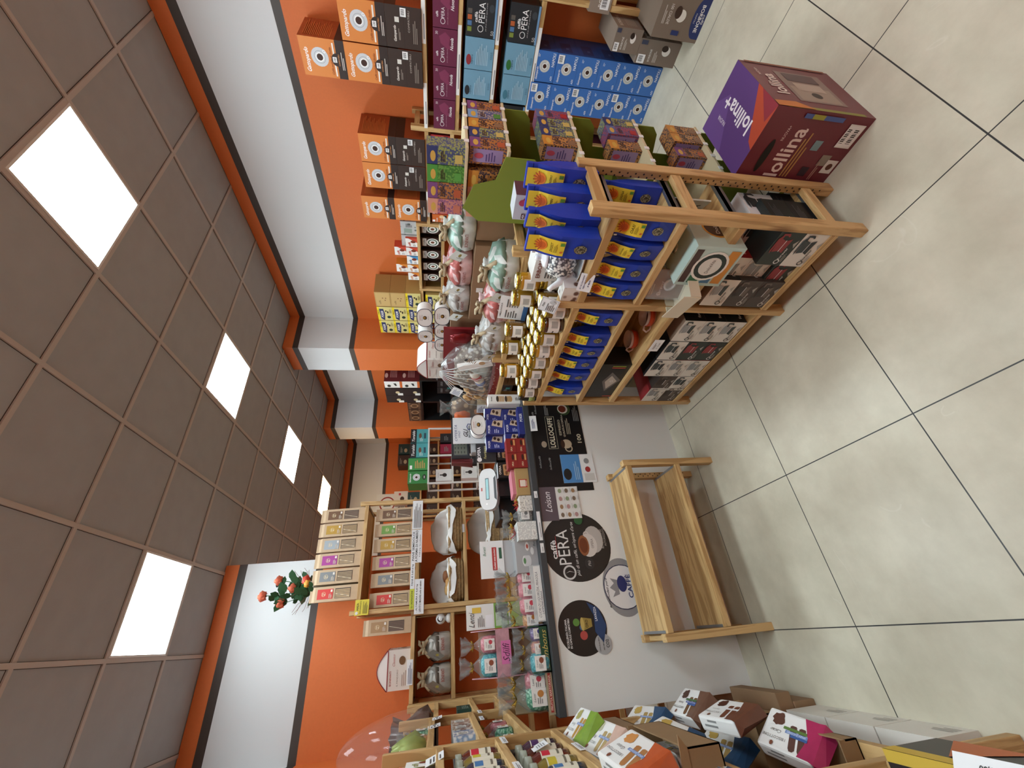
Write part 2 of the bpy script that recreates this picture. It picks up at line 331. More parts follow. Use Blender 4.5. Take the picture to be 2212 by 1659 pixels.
G_or = carton('o', .215, .30, .275, '#d5813a', [('r', 0, 0, 1, .2, '#2b1d18'), ('t', 'Gattopardo', .42, .86, .62, .12, '#f4efe8', 1, 1)]+cup(.52, .58, .25)+[('t', 'Caffè nobile di Sicilia', .45, .33, .7, .05, '#8a3c12', 0, 1), ('r', .06, .235, .3, .035, '#ece4d8'), ('r', .62, .235, .3, .035, '#ece4d8'), ('e', .5, .2, .17, .12, '#2b1d18'), ('r', .43, .2, .14, .09, '#f0f0f0'), ('t', '100', .5, .245, .1, .05, '#222222', 1), ('t', 'COMPATIBILI', .5, .15, .3, .03, '#e8a060'), ('lines', .25, .04, .5, .07, 2, '#d8d0c8')],
    right=[('r', 0, 0, 1, .2, '#2b1d18'), ('lines', .1, .3, .8, .62, 16, '#c06a34')], sidecol='#a0491e', topcol='#a0491e')
G_dk = carton('dk', .215, .30, .22, '#33241d', [('r', 0, .49, 1, .008, '#1d1410'), ('t', 'Gattopardo', .35, .74, .38, .1, '#e9e2da', 1, 1), ('lines', .2, .6, .3, .06, 2, '#9a8f86'), ('r', .62, .62, .12, .12, '#d8d4cc'), ('t', 'COMPATIBILI', .66, .35, .5, .05, '#b9b0a8'), ('lines', .15, .12, .6, .14, 3, '#8d8279'), ('bar', .76, .42, .2, .16)], right=[('r', 0, .7, 1, .3, '#241812')], sidecol='#8c3d1a')
def coffee_stack(y, z0, kinds, where, xf=3.33):
    z = z0
    for i, k in enumerate(kinds):
        me = G_or if k == 'o' else G_dk
        put('coffee_box', me, xf+.15, y, z, RW, ('orange coffee capsule box with a white cup, ' if k == 'o' else 'dark brown face of a coffee capsule box, ')+where[i], 'coffee box', 'orange and brown coffee capsule boxes'); z += .276 if k == 'o' else .221
coffee_stack(1.055, 1.69, 'do', ['bottom of the stack nearest the camera', 'top of the stack nearest the camera'])
coffee_stack(1.277, 1.69, 'doo', ['bottom of the tallest stack', 'in the middle of the tallest stack', 'topmost of the tallest stack'])
coffee_stack(1.84, 1.69, 'do', ['bottom of the middle pair, nearer the camera', 'top of the middle pair, nearer the camera'])
coffee_stack(2.06, 1.69, 'do', ['bottom of the middle pair, farther side', 'top of the middle pair, farther side'])
coffee_stack(2.36, 1.69, 'oo', ['lower of the two all-orange boxes', 'upper of the two all-orange boxes'])
# wine red coffee boxes
OP = [('ring', .17, .6, .062, .075, '#e6dfe2'), ('t', 'caffè', .33, .83, .14, .1, '#e6dfe2', 1), ('t', 'PERA', .38, .6, .26, .22, '#e6dfe2'), ('t', 'più di un caffè, un opera d arte', .3, .4, .4, .05, '#c79fb0', 0, 1), ('p', [(.45, .2), (.6, .34), (.8, .3), (.92, .5), (.8, .75), (.62, .68), (.5, .45)], '#7d3152'), ('t', 'Nuvola', .62, .22, .34, .13, '#e6dfe2', 1, 1), ('t', '30', .88, .85, .08, .1, '#e6dfe2')]
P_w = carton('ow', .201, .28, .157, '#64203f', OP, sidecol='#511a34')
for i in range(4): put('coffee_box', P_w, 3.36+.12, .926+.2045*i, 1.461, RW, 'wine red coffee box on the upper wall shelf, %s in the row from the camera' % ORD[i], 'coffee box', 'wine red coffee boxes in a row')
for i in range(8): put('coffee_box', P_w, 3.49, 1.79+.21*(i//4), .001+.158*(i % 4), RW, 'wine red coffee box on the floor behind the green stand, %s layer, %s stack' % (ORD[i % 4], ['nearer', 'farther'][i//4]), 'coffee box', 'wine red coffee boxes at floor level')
OB = [('r', .12, .82, .12, .14, '#7a8a3a'), ('r', .27, .82, .12, .14, '#4e74a0'), ('r', .12+.3, .82, .12, .14, '#b05a30'), ('r', .57, .82, .12, .14, '#5a5550'), ('ring', .22, .52, .075, .09, '#ececec'), ('t', 'caffè', .5, .68, .26, .1, '#ececec', 1), ('t', 'PERA', .62, .5, .5, .2, '#ececec'), ('t', 'più di un caffè un opera d arte', .52, .34, .7, .045, '#d0d0d0', 0, 1), ('t', '50', .14, .12, .12, .1, '#c8c8c8'), ('r', 0, 0, 1, .07, '#6c93b8'), ('e', .75, .18, .1, .09, '#3a3f45')]
O_b = carton('ob', .20, .28, .192, '#24272b', OB, sidecol='#1b1d20')
def lb(c): return carton('olb'+c, .178, .28, .192, '#6f9bb4', [('e', .3, .86, .17, .09, c), ('t', 'Opera', .32, .74, .4, .08, '#2c4a5c', 0, 1), ('lines', .16, .2, .7, .44, 8, '#a4c6d8'), ('t', 'SSSS', .5, .08, .6, .07, '#44697c')], sidecol='#5a869e')
for r, (z, cols) in enumerate(((1.216, ['#8c2b33', '#22262b']), (.941, ['#2e6b34', '#41768a']))):
    nm = ['upper', 'lower'][r]
    put('coffee_box', O_b, 3.48, .945, z, RW, 'black coffee box with coloured squares on the %s wall shelf' % nm, 'coffee box', 'black coffee boxes')
    put('coffee_box', O_b, 3.50, 1.53, z, RW, 'dark coffee box in shadow at the far end of the %s wall shelf' % nm, 'coffee box', 'black coffee boxes')
    for k in range(2): put('coffee_box', lb(cols[k]), 3.48, 1.138+.182*k, z, RW, 'light blue coffee box, %s one on the %s wall shelf' % (['nearer', 'farther'][k], nm), 'coffee box', 'light blue coffee boxes')
# blue boxes stacked on the floor
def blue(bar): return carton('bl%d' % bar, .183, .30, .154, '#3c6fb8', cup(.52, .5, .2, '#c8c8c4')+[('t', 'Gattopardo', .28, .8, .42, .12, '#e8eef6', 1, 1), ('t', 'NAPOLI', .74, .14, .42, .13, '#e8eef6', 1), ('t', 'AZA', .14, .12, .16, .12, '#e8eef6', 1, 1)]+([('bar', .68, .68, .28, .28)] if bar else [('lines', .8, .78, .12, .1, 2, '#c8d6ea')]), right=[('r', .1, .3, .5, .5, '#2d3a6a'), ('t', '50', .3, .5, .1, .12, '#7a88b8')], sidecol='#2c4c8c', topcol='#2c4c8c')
for c, (y, n) in enumerate(((1.157, 5), (1.345, 6))):
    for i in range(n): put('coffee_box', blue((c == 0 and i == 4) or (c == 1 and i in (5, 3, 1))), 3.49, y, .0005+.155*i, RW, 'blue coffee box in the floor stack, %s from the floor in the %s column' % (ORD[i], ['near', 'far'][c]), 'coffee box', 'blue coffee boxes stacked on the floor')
put('coffee_box', blue(0), 3.57-.06, 1.157, .7765, RW, 'blue coffee box set back in shadow on top of the near column', 'coffee box', 'blue coffee boxes stacked on the floor').location.x = 3.495+.0
# cartons of the nearest pile (turned label)
BB = [('r', .02, .0, .0, .0, '#ffffff')]
def borb(key, w, h): return carton(key, w, .40, h, '#7d6e62', [('t', 'BORBONE', .38, .68, .5, .09, '#e8e4de', 0), ('lines', .12, .5, .5, .1, 3, '#c8c0b6'), ('e', .62, .32, .2, .1, '#e6e2dc'), ('e', .72, .36, .13, .08, '#2b1a12'), ('bar', .03, .78, .36, .18), ('p', [(.78, .82), (.95, .82), (.95, .97), (.78, .97)], '#3a3f55')], right=[('t', 'BORBONE', .3, .8, .5, .12, '#e0dad0'), ('lines', .1, .2, .8, .4, 6, '#a89c8e')], sidecol='#8a7b6e', topcol='#8a7b6e')
for nm, me, p in (('standing on the floor under the wall shelves', borb('b1', .135, .285), (3.40, .945, .0)), ('lying on top of the upright one under the shelves', borb('b2', .13, .18), (3.40, .905, .286))):
    o = put('coffee_box', me, p[0], p[1], p[2], RW, 'grey-brown coffee carton '+nm, 'coffee box')
b = B(); b.box(-.115, .115, -.2, .2, 0, .30, mat('#7c6d60', .5))
b.art((-.115, -.2, 0), (1, 0, 0), (0, 0, 1), [('r', .08, .0, .84, .12, '#24346c'), ('e', .5, .13, .42, .14, '#24346c'), ('t', 'BORBONE', .5, .12, .56, .07, '#f0f0f0', 1, 0, 1), ('t', 'caffè', .5, .045, .2, .05, '#f0f0f0', 0, 1, 1), ('t', 'NAPOLI', .5, .21, .2, .03, '#d0d4e0', 0, 0, 1), ('e', .5, .52, .13, .1, '#e4e0d8'), ('e', .56, .6, .13, .07, '#3a2418'), ('t', '100 CIALDE', .5, .76, .4, .07, '#e8e4de', 0, 0, 1), ('lines', .3, .84, .4, .06, 2, '#cfc8be'), ('r', .1, .45, .1, .16, '#24346c')], W=.23, H=.30)
b.art((-.115, .2, 0), (0, -1, 0), (0, 0, 1), [('t', 'BORBONE', .5, .6, .7, .16, '#ece8e2', 1), ('lines', .1, .2, .6, .2, 4, '#c8c0b6')], W=.4, H=.3)
b.obj('coffee_box', None, (3.24, .705, 0), RW); tag(bpy.context.scene.objects['coffee_box.%03d' % (len([o for o in S.objects if o.name.startswith('coffee_box')])-1)], 'large grey-brown coffee carton nearest the camera with its blue logo upside down', 'coffee box')
put('coffee_box', carton('b4', .2, .28, .14, '#8d7d70', [('t', 'BORBONE', .5, .5, .7, .3, '#e8e4de'), ('bar', .1, .1, .3, .4)]), 3.48, .73, .501, RW, 'grey-brown coffee carton on the low wall shelf at the picture edge', 'coffee box')
# small red / orange capsule boxes, second bay of the wall
def red(c, cc): return carton('rd'+c, .082, .12, .15, c, [('r', .62, .1, .3, .2, '#1d1d1d'), ('t', 'lavazza', .3, .7, .5, .16, '#f4e8e0', 1), ('r', .05, .8, .25, .16, '#f2f2f2'), ('e', .7, .4, .2, .15, cc), ('lines', .1, .3, .4, .2, 3, '#f0d8c8')], sidecol='#5c1519')
cl = [('#a32226', '#cfa070'), ('#a82a2c', '#d8b890'), ('#b8b3b0', '#a32226'), ('#b02a28', '#e0c8a8'), ('#d0682a', '#e8c8a0')]
for i in range(5): put('capsule_box', red(*cl[i]), 3.42, 2.10+.086*i, 1.4925, RW, '%s capsule box on the wall shelf, %s from the camera' % (['Dark red', 'Red', 'Silver and red', 'Bright red', 'Orange'][i], ORD[i]), 'capsule box', 'small capsule boxes on the wall')
for i in range(4): put('capsule_box', red(*cl[[0, 3, 1, 0][i]]), 3.42, 2.10+.09*i, 1.2605, RW, 'red capsule box on the shelf below the small capsule boxes, %s from the camera' % ORD[i], 'capsule box', 'small capsule boxes, lower row')
put('capsule_box', red(*cl[0]), 3.42, 1.74, 1.4925, RW, 'dark red capsule box behind the herbal tea boxes', 'capsule box')
for i in range(5): put('capsule_box', red(*cl[[0, 1, 3, 1, 0][i]]), 3.42, 1.72+.16*i, .9005+.158*0, RW, 'red capsule box low on the wall seen past the tea stand, %s from the camera' % ORD[i], 'capsule box', 'red boxes low on the wall')
# third bay: silver pouches, sachet boxes, coffee bags
pm = carton('pouch', .14, .09, .15, speck('#b9bdbd', '#5e6664', 26, .35), [('r', .1, .3, .35, .5, '#8fa096'), ('lines', .55, .3, .3, .4, 5, '#555555')])
for i in range(2): put('coffee_pouch', pm, 3.44, 2.60+.155*i, 1.789, RW, 'silver vacuum coffee pouch on top of the wall shelving, %s one' % ['nearer', 'farther'][i], 'coffee pouch', 'silver coffee pouches')
def sach(c): return carton('sa'+c, .10, .10, .112, '#ecebe8', [('p', [(.5, 0), (1, 0), (1, .75)], c), ('e', .62, .35, .16, .22, '#7a3018'), ('t', 'caffè', .32, .68, .5, .22, c, 1, 1), ('lines', .08, .15, .3, .25, 3, '#9a9a9a')], sidecol=c, topcol=c)
for y, z, c, l in ((2.86, 0, '#c8452c', 'red and white sachet box, bottom of the nearest pair'), (2.86, .113, '#c8452c', 'red and white sachet box on top of the nearest pair'), (2.75, 0, '#c8452c', 'red and white sachet box beside the silver pouches'), (2.97, 0, '#3f8fc4', 'light blue sachet box on top of the wall shelving'), (3.08, 0, '#d8832a', 'orange and white sachet box, bottom of the orange pair'), (3.08, .113, '#d8832a', 'orange and white sachet box, top of the orange pair'), (3.19, 0, '#d8832a', 'orange and white sachet box at the far end of the row')):
    put('sachet_box', sach(c), 3.42, y, 1.789+z, RW, l, 'small box', 'sachet boxes on the wall shelving')
kb = B(); kb.box(-.055, .055, -.03, .03, 0, .2, mat('#2a1c17', .35)); kb.art((-.055, -.03, 0), (1, 0, 0), (0, 0, 1), [('e', .5, .42, .42, .3, '#dfe0dd'), ('e', .5, .42, .33, .23, '#3c5a48'), ('e', .5, .42, .24, .17, '#e6e6e2'), ('e', .5, .42, .12, .09, '#6b3a1c'), ('r', .1, .72, .8, .2, '#dcdcd8'), ('t', 'caffè', .5, .82, .6, .1, '#333333')], W=.11, H=.2)
kme = kb.mesh('coffee_bag')
for i in range(5): put('coffee_bag', kme, 3.43, 2.60+.155*i, 1.5565, RW, 'brown coffee bean bag with a white cup emblem, %s from the camera' % ORD[i], 'coffee bag', 'brown coffee bean bags')
# fourth bay: yellow coffee cartons
Y_ = carton('ye', .225, .28, .165, '#d8cc84', [('r', 0, .86, 1, .14, '#ead21c'), ('t', '9 MAXI', .6, .93, .4, .09, '#5a4a10', 1), ('p', [(.0, .56), (.14, .8), (.86, .86), (.86, .58), (.5, .5)], '#1d2c5c'), ('t', 'POKER', .46, .68, .5, .16, '#f2f2ee', 1, 1), ('e', .25, .25, .1, .13, '#1e3a2c'), ('e', .62, .3, .09, .05, '#2a1a10'), ('e', .7, .42, .06, .05, '#2a1a10'), ('lines', .55, .06, .35, .16, 3, '#8d8550')], sidecol='#b59a5c', topcol='#b59a5c')
Yk = carton('yk', .225, .28, .165, '#b9975c', [('r', .06, .06, .88, .88, '#c6a66a'), ('t', 'caffè', .3, .7, .3, .12, '#6a4a20'), ('e', .45, .35, .03, .03, '#6a2a10'), ('e', .6, .5, .03, .03, '#6a2a10'), ('e', .6, .3, .03, .03, '#6a2a10')], sidecol='#a5854e')
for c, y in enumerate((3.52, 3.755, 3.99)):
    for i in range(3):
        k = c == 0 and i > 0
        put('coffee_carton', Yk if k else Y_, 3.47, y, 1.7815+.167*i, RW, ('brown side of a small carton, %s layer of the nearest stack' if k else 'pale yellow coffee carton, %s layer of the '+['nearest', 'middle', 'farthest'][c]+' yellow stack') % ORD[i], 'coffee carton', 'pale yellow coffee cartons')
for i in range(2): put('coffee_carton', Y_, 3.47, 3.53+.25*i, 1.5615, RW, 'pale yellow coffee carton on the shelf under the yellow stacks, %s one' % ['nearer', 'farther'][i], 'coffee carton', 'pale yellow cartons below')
# price strips on the wall shelves
for y, z, wd in ((1.0, 1.676, .25), (1.5, 1.676, .3), (1.2, 1.447, .4), (1.25, 1.2, .3), (.95, 1.2, .25), (1.2, .925, .5), (2.3, 1.676, .25), (2.24, 1.479, .3), (3.75, 1.767, .3)):
    B().box(-wd/2, wd/2, -.0015, 0, -.012, .012, mat('#e8e8e6', .4)).art((-wd/2, -.0015, -.012), (1, 0, 0), (0, 0, 1), [('lines', .1, .25, .8, .5, 1, '#777777')], W=wd, H=.024).obj('price_strip', rws, (rws.matrix_world.inverted() @ Vector((3.3445, y, z))) if False else ((4.19-y), -.0005, z))
# ================= green tea stand =================
st = empty('tea_display_stand', (1.86, 1.02, 0), 0, 'green cardboard display stand with tiers of herbal tea boxes behind the island', 'display stand')
GN = mat('#77862c', .7)
def profile():   # outline in (depth, height)
    P = [(.02, 0), (.30, 0), (.30, 1.40), (.24, 1.47), (.13, 1.43), (.10, 1.34)]
    for z in (1.29, .975, .65, .32):
        P += [(0, z+.02), (0, z-.10), (.03, z-.13), (.12, z-.15), (.12, z-.26 if z > .4 else .1)]
    return P
pr = profile()
for x in (-.235, .165): B().prism(pr, GN, (x, -.14, 0), (0, 1, 0), (0, 0, 1), (1, 0, 0), .006).obj('side_panel', st)
B().box(-.229, .165, .12, .126, .05, 1.4, GN).obj('back_panel', st)
for z in (1.47, 1.30, .985, .66, .33):
    b = B(); b.bbox(-.20 if z < 1.2 else -.21, .2, -.15, .10, z-.012, z, mat('#cdbd98', .6), .002)
    t_ = b.obj('tray', st)
    for k in range(4): B().box(-.17+.1*k, -.15+.1*k, -.153, -.150, z-.014, z+.006, mat('#e8e8e8', .3)).obj('price_clip', t_)
def tea(i):
    base = [('#5a4a5c', '#b5a088'), ('#b98448', '#3c3442'), ('#4a5888', '#a89a8c'), ('#b0743c', '#4a4056'), ('#46527a', '#98a058'), ('#3f7a34', '#6aa048'), ('#c9877c', '#8e5c86'), ('#9a4a5c', '#4a5080')][i]
    top = ['#a85a78', '#c88a3a', '#7a9ac0', '#7a4a80', '#2c3c70', '#4c9a40', '#d89c88', '#5a6a9a'][i]; bot = ['#b8b060', '#8a6a50', '#4f8a40', '#b55a3a', '#c8b468', '#5aa048', '#c87864', '#a82c34'][i]
    return carton('tea%d' % i, .073, .07, .152, speck(base[0], base[1], 120, .62), [('r', 0, .72, 1, .28, top), ('e', .45, .84, .3, .07, '#d0a850'), ('lines', .15, .52, .7, .14, 3, '#3a2c20'), ('r', .12, .06, .5, .2, bot)], left=[('r', .12, .1, .76, .8, '#9a86b4'), ('lines', .2, .3, .6, .3, 4, '#5a4a80'), ('e', .5, .75, .16, .12, '#b84a60')])
kinds = {1.47: [4, 5, 3, 6], 1.30: [3, 2, 1, 4, 3], .985: [7, 4, 4, 1], .66: [4, 7, 1], .33: [1, 1, 3]}
lev = {1.47: 'top', 1.30: 'second', .985: 'third', .66: 'fourth', .33: 'lowest'}
for z, ks in kinds.items():
    for i, k in enumerate(ks):
        if z == 1.47: p = (1.70+.03, .925+.076*i+.0, z); r = RW
        else: p = (2.02-.077*i, .91, z); r = 0
        if z == 1.47: p = (1.70, .92+.076*i, z)
        if z in (.66, .33) and i == 2: p = (p[0]-.01, p[1]+.02, z); r = .0
        put('tea_box', tea(k), p[0], p[1], p[2]+.0005, r, "herbal tea box on the green stand's %s tier, %s %s" % (lev[z], ORD[i], 'along its side' if z == 1.47 else 'from the right'), 'tea box', 'herbal tea boxes on the green stand')
for z, n in ((1.30, 3), (.985, 2)):
    for i in range(n): put('tea_box', tea([1, 6, 6][i]), 1.70, .985+.0+.074*i+.02, z+.0005, RW, 'orange and lilac tea box facing the island, %s tier, %s from the corner' % (lev[z], ORD[i]), 'tea box', 'herbal tea boxes facing the island')
# big machine carton on the floor
mb = empty('coffee_machine_box', (0, 0, 0), 0, 'large wine red and purple coffee machine carton standing on the floor beside the island', 'carton')
b = B(); W_, D_, H_ = .37, .26, .41
wine = mat('#6e2a35', .4)
b.box(-W_/2, W_/2, -D_/2, D_/2, 0, H_, wine)
# near face (-Y side), faces the camera side
b.art((-W_/2, -D_/2, 0), (1, 0, 0), (0, 0, 1), [('r', .0, .1, .05, .8, '#8a8a3a'), ('r', .17, .2, .66, .5, '#8d7a72'), ('r', .2, .24, .3, .42, '#a09082'), ('e', .33, .45, .06, .06, '#3a2a26'), ('r', .42, .3, .16, .3, '#b5a698'), ('r', .62, .28, .18, .35, '#5e4a4c'), ('t', 'lollina', .5, .82, .44, .13, '#e8d8d0', 1), ('t', 'NUOVA+', .75, .9, .16, .04, '#e8d8d0'), ('p', [(0, 1), (.0, .62), (.12, .78), (.1, 1)], '#c87a30'), ('r', .96, .05, .04, .9, '#8a4a30')], W=W_, H=H_)
# left face (-X), seen through the posts
b.art((-W_/2, D_/2, 0), (0, -1, 0), (0, 0, 1), [('t', 'lollina', .42, .64, .7, .15, '#e6d4ce', 1), ('t', 'NUOVA+', .68, .76, .2, .04, '#e6d4ce'), ('lines', .08, .46, .7, .1, 3, '#b58a50'), ('e', .35, .83, .24, .035, '#0a0506'), ('r', .5, .34, .14, .08, '#7a98a0'), ('r', .12, .28, .14, .08, '#2c1c2c'), ('r', .3, .14, .16, .1, '#8c8478'), ('r', .58, .04, .32, .16, '#e4e4e0'), ('bar', .6, .05, .28, .08), ('bar', .6, .13, .28, .07), ('r', .2, .03, .2, .12, '#dcdcd8'), ('e', .3, .09, .05, .05, '#5a3020'), ('lines', .08, .2, .3, .04, 2, '#b08a80'), ('r', .9, .3, .06, .4, '#4c62a0'), ('r', .9, .5, .06, .12, '#a0a03c')], W=D_, H=H_)
b.art((-W_/2, -D_/2, H_), (1, 0, 0), (0, 1, 0), [('r', 0, 0, 1, 1, '#5a3a78'), ('p', [(0, 0), (.45, 0), (.1, .55), (0, .6)], '#b5482c'), ('p', [(.0, .0), (.35, .0), (.05, .25)], '#8c2c38'), ('p', [(.45, 1), (.8, .35), (1, .6), (1, 1)], '#6a4a8c'), ('t', 'lollina+', .52, .45, .62, .22, '#f4f0f4', 1), ('t', 'NUOVA', .72, .68, .18, .06, '#f4f0f4')], W=W_, H=D_)
b.obj('carton_body', mb); mb.location = (1.665, .655, 0); mb.rotation_euler = (0, 0, math.radians(0))
# ================= goods on the island =================
BL = mat('#1f3fb4', .42, 0, .04, 12); BLD = mat('#1a3296', .45)
LEAF = speck('#3c382c', '#9a967c', 170, .6)
def blob(b, prof, m, c=(0, 0, 0), seg=22, amp=.004, fr=9, sq=(1, 1), pw=1, seed=0):
    """closed lathe with crumpled sides; pw<1 gives a boxy plan"""
    rnd = random.Random(seed); ph = [rnd.uniform(0, 6.28) for _ in range(8)]; vs = []; fs = []
    for j, (r, z) in enumerate(prof):
        A_ = amp(z) if callable(amp) else amp
        for i in range(seg):
            a = 2*math.pi*i/seg; ca, sa = math.cos(a), math.sin(a)
            px = math.copysign(abs(ca)**pw, ca); py = math.copysign(abs(sa)**pw, sa)
            d = A_*(math.sin(fr*a+ph[0]+z*60)+.7*math.sin((fr-4)*a+ph[1]-z*90)+.5*math.sin(17*a+ph[2]+j)) * min(1, r/.03)
            vs.append((c[0]+(r+d)*px*sq[0], c[1]+(r+d)*py*sq[1], c[2]+z+d*.3))
    n = len(prof)
    for j in range(n-1):
        for i in range(seg): fs.append((j*seg+i, j*seg+(i+1) % seg, (j+1)*seg+(i+1) % seg, (j+1)*seg+i))
    fs.append(tuple(range(seg))[::-1]); fs.append(tuple((n-1)*seg+i for i in range(seg)))
    return b.add(vs, fs, m, True)
def tea_bag(name):
    t = empty('tea_bag', (0, 0, -50)); b = B(); w, d = .046, .032
    L = [(w*.94, d*.95, 0), (w, d, .004), (w*1.01, d*1.12, .07), (w, d*1.0, .145), (w*.985, d*.62, .19), (w*.97, .007, .222), (w*.97, .0055, .238), (w*.97, .0075, .24), (w*.97, .0085, .258), (w*.97, .007, .262)]
    vs = []
    for j, (a, c, z) in enumerate(L):
        k = .35 if z < .2 else 1
        vs += [(-a, -c, z), (0, -c-(.003 if .02 < z < .18 else 0), z), (a, -c, z), (a*(1-.10*(1-k)), 0, z), (a, c, z), (0, c, z), (-a, c, z), (-a*(1-.10*(1-k)), 0, z)]
    fs = [tuple(range(8))[::-1], tuple(range(len(vs)-8, len(vs)))]
    for j in range(len(L)-1):
        for i in range(8): fs.append((8*j+i, 8*j+(i+1) % 8, 8*j+8+(i+1) % 8, 8*j+8+i))
    b.add(vs, fs, BL); b.obj('bag', t)
    lb_ = B(); yl = mat('#e6cf3c', .5); og = mat('#e08a28', .5)
    p = [(-.028, -.0365, .128), (.028, -.0365, .128), (.028, -.0345, .15), (.028, -.022, .19), (.028, -.0095, .2215), (.028, -.0105, .259), (-.028, -.0105, .259), (-.028, -.0095, .2215), (-.028, -.022, .19), (-.028, -.0345, .15)]
    q = [(x*1.12, y-.0055 if z < .2 else y-.003, z) for x, y, z in p]
    lb_.add(q, [(0, 1, 2, 9), (9, 2, 3, 8)], yl); lb_.add(q, [(8, 3, 4, 7), (7, 4, 5, 6)], yl)
    sl = Vector((0, .0125, .04)).normalized(); lb_.art((-.028, -.0408, .15), (1, 0, 0), sl, [('t', name, .5, .60, .7, .28, '#3c3012', 0, 1), ('lines', .15, .08, .7, .32, 4, '#8c7a20')], W=.056, H=.042)
    sl2 = Vector((0, .0125, .0315)).normalized(); lb_.art((-.028, -.0292, .19), (1, 0, 0), sl2, [('e', .5, .62, .38, .62, '#e07f22'), ('e', .5, .55, .24, .42, '#c9601a')]+[('p', [(.5, .5), (.5+.5*math.cos(a-.08), .5+.9*math.sin(a-.08)), (.5+.5*math.cos(a+.08), .5+.9*math.sin(a+.08))], '#a8480f') for a in [k*math.pi/7 for k in range(1, 7)]], W=.056, H=.034)
    lb_.art((-.028, -.0425, .128), (1, 0, 0), (0, 0, 1), [('r', .72, .1, .22, .8, '#5c9a3c'), ('e', .25, .5, .08, .3, '#d0702c')], W=.056, H=.02)
    lb_.obj('label', t)['label'] = 'yellow label with an orange sun'
    wv = B(); wv.add([(.019*math.cos(a*math.pi/12), -.0405, .068+.024*math.sin(a*math.pi/12)) for a in range(24)], [tuple(range(24))], LEAF); wv.obj('window', t)['label'] = 'oval window with dried tea leaves'
    B().box(-.047, -.041, -.012, -.008, .222, .234, mat('#dfe6ee', .3)).obj('clip', t)
    return t
TN = ['ZENZERO', 'JASMIN', 'DIGEST', 'DOLOMITEN', 'SOLE ORO', 'OASI', 'SERENA', 'BAMBU']
TB = {n: proto(tea_bag(n)) for n in TN}
def bag(n, x, y, z, l, g='blue tea bags on the island', a=0, s=1): return dup(TB[n], (x, y, z), RW+math.radians(a), l, g, scale=s)
for o in TB.values(): tag(o, 'blue tea bag', 'tea bag')
for n, x, y, a, l in (('ZENZERO', 1.405, .815, 8, 'blue tea bag on the island top shelf, farthest from the aisle'), ('JASMIN', 1.325, .85, 6, 'blue tea bag on the island top shelf, second from the green stand'), ('DOLOMITEN', 1.26, .885, -12, 'blue tea bag squeezed behind the front one on the island top shelf'), ('DIGEST', 1.19, .925, 0, 'blue tea bag on the island top shelf nearest the aisle')):
    bag(n, x, y, 1.0055, l, a=a)
for i, (y, x, a) in enumerate(((.84, 1.20, 4), (.935, 1.205, -10), (1.035, 1.20, 0), (1.135, 1.195, 0))):
    bag(['OASI', 'DOLOMITEN', 'DOLOMITEN', 'SOLE ORO'][i], x, y, .7515, 'blue tea bag on the second shelf of the near bay, %s from the near post' % ORD[i], 'blue tea bags, near bay', a, .87)
bag('SERENA', 1.38, .835, .7515, 'blue tea bag at the back of the second shelf, seen between the near posts', a=10, s=.87)
for i, y in enumerate((1.315, 1.465, 1.56, 1.665, 1.785, 1.925)):
    bag(TN[(i*3+4) % 8], 1.20 if i < 5 else 1.195, y, .7615, 'blue tea bag on the second shelf of the far bay, %s from the middle post' % ORD[i], 'blue tea bags, far bay', [0, 6, -4, 3, -3, 0][i], .87)
for i in range(5): bag(TN[i], 1.30, 1.33+.14*i, .7615, 'blue tea bag in the shaded back row, far bay, %s from the middle post' % ORD[i], 'blue tea bags, back row', 0, .85)
# coffee pot boxes
def moka_ops(bg, pot, base, txt, x0=.5):
    return [('lines', .12, .07, .3, .13, 3, '#9a958c'), ('p', [(.56, .07), (.8, .07), (.68, .2)], '#a8a49c'), ('t', 'forever', .38, .29, .42, .1, txt, 1), ('ring', .13, .28, .05, .075, txt),
            ('p', [(.4, .38), (.82, .36), (.76, .56), (.46, .56)], base), ('p', [(.46, .57), (.76, .57), (.84, .86), (.42, .82)], pot), ('p', [(.36, .86), (.9, .84), (.8, .93), (.48, .92)], pot), ('r', .44, .56, .34, .02, '#e8e8e8'),
            ('p', [(.80, .84), (.96, .86), (.97, .62), (.9, .56), (.87, .6), (.91, .66), (.91, .79), (.8, .78)], base)]
def mbox(k):
    c = dict(w=('#d9d4ca', '#9a9a98', '#39403f', '#33312e'), k=('#d9d4ca', '#3c4244', '#2c3032', '#33312e'), s=('#d9d4ca', '#8e9090', '#8a8a86', '#33312e'), d=('#2f3531', '#8c3034', '#8c3034', '#d8d8d4'), b=('#4c403a', '#3a302c', '#6b5d54', '#c9c2ba'))[k]
    side = {'w': '#17181b', 'k': '#17181b', 's': '#8e2227', 'd': '#1e2321', 'b': '#3c322d'}[k]
    return carton('mk'+k, .152, .20, .106, c[0], moka_ops(*c), right=[('t', 'forever', .3, .25, .4, .14, '#e0e0e0' if k != 's' else '#f0d8d8', 1), ('lines', .3, .5, .6, .35, 5, '#4a4a4e')], left=[('t', 'forever', .7, .25, .4, .14, '#e0e0e0', 1)], sidecol=side, topcol='#8a7462' if k == 'w' else side)
cnt = 0
def moka(k, x, y, z, l): put('coffee_pot_box', mbox(k), x+.10, y, z, RW, l, 'coffee pot box', 'boxed stove-top coffee pots on the island bottom shelf')
kn = dict(w='white', k='white', s='white and red', d='dark green', b='brown')
pic = dict(w='a grey coffee pot', k='a black coffee pot', s='a silver coffee pot', d='a red coffee pot', b='a row of pots')
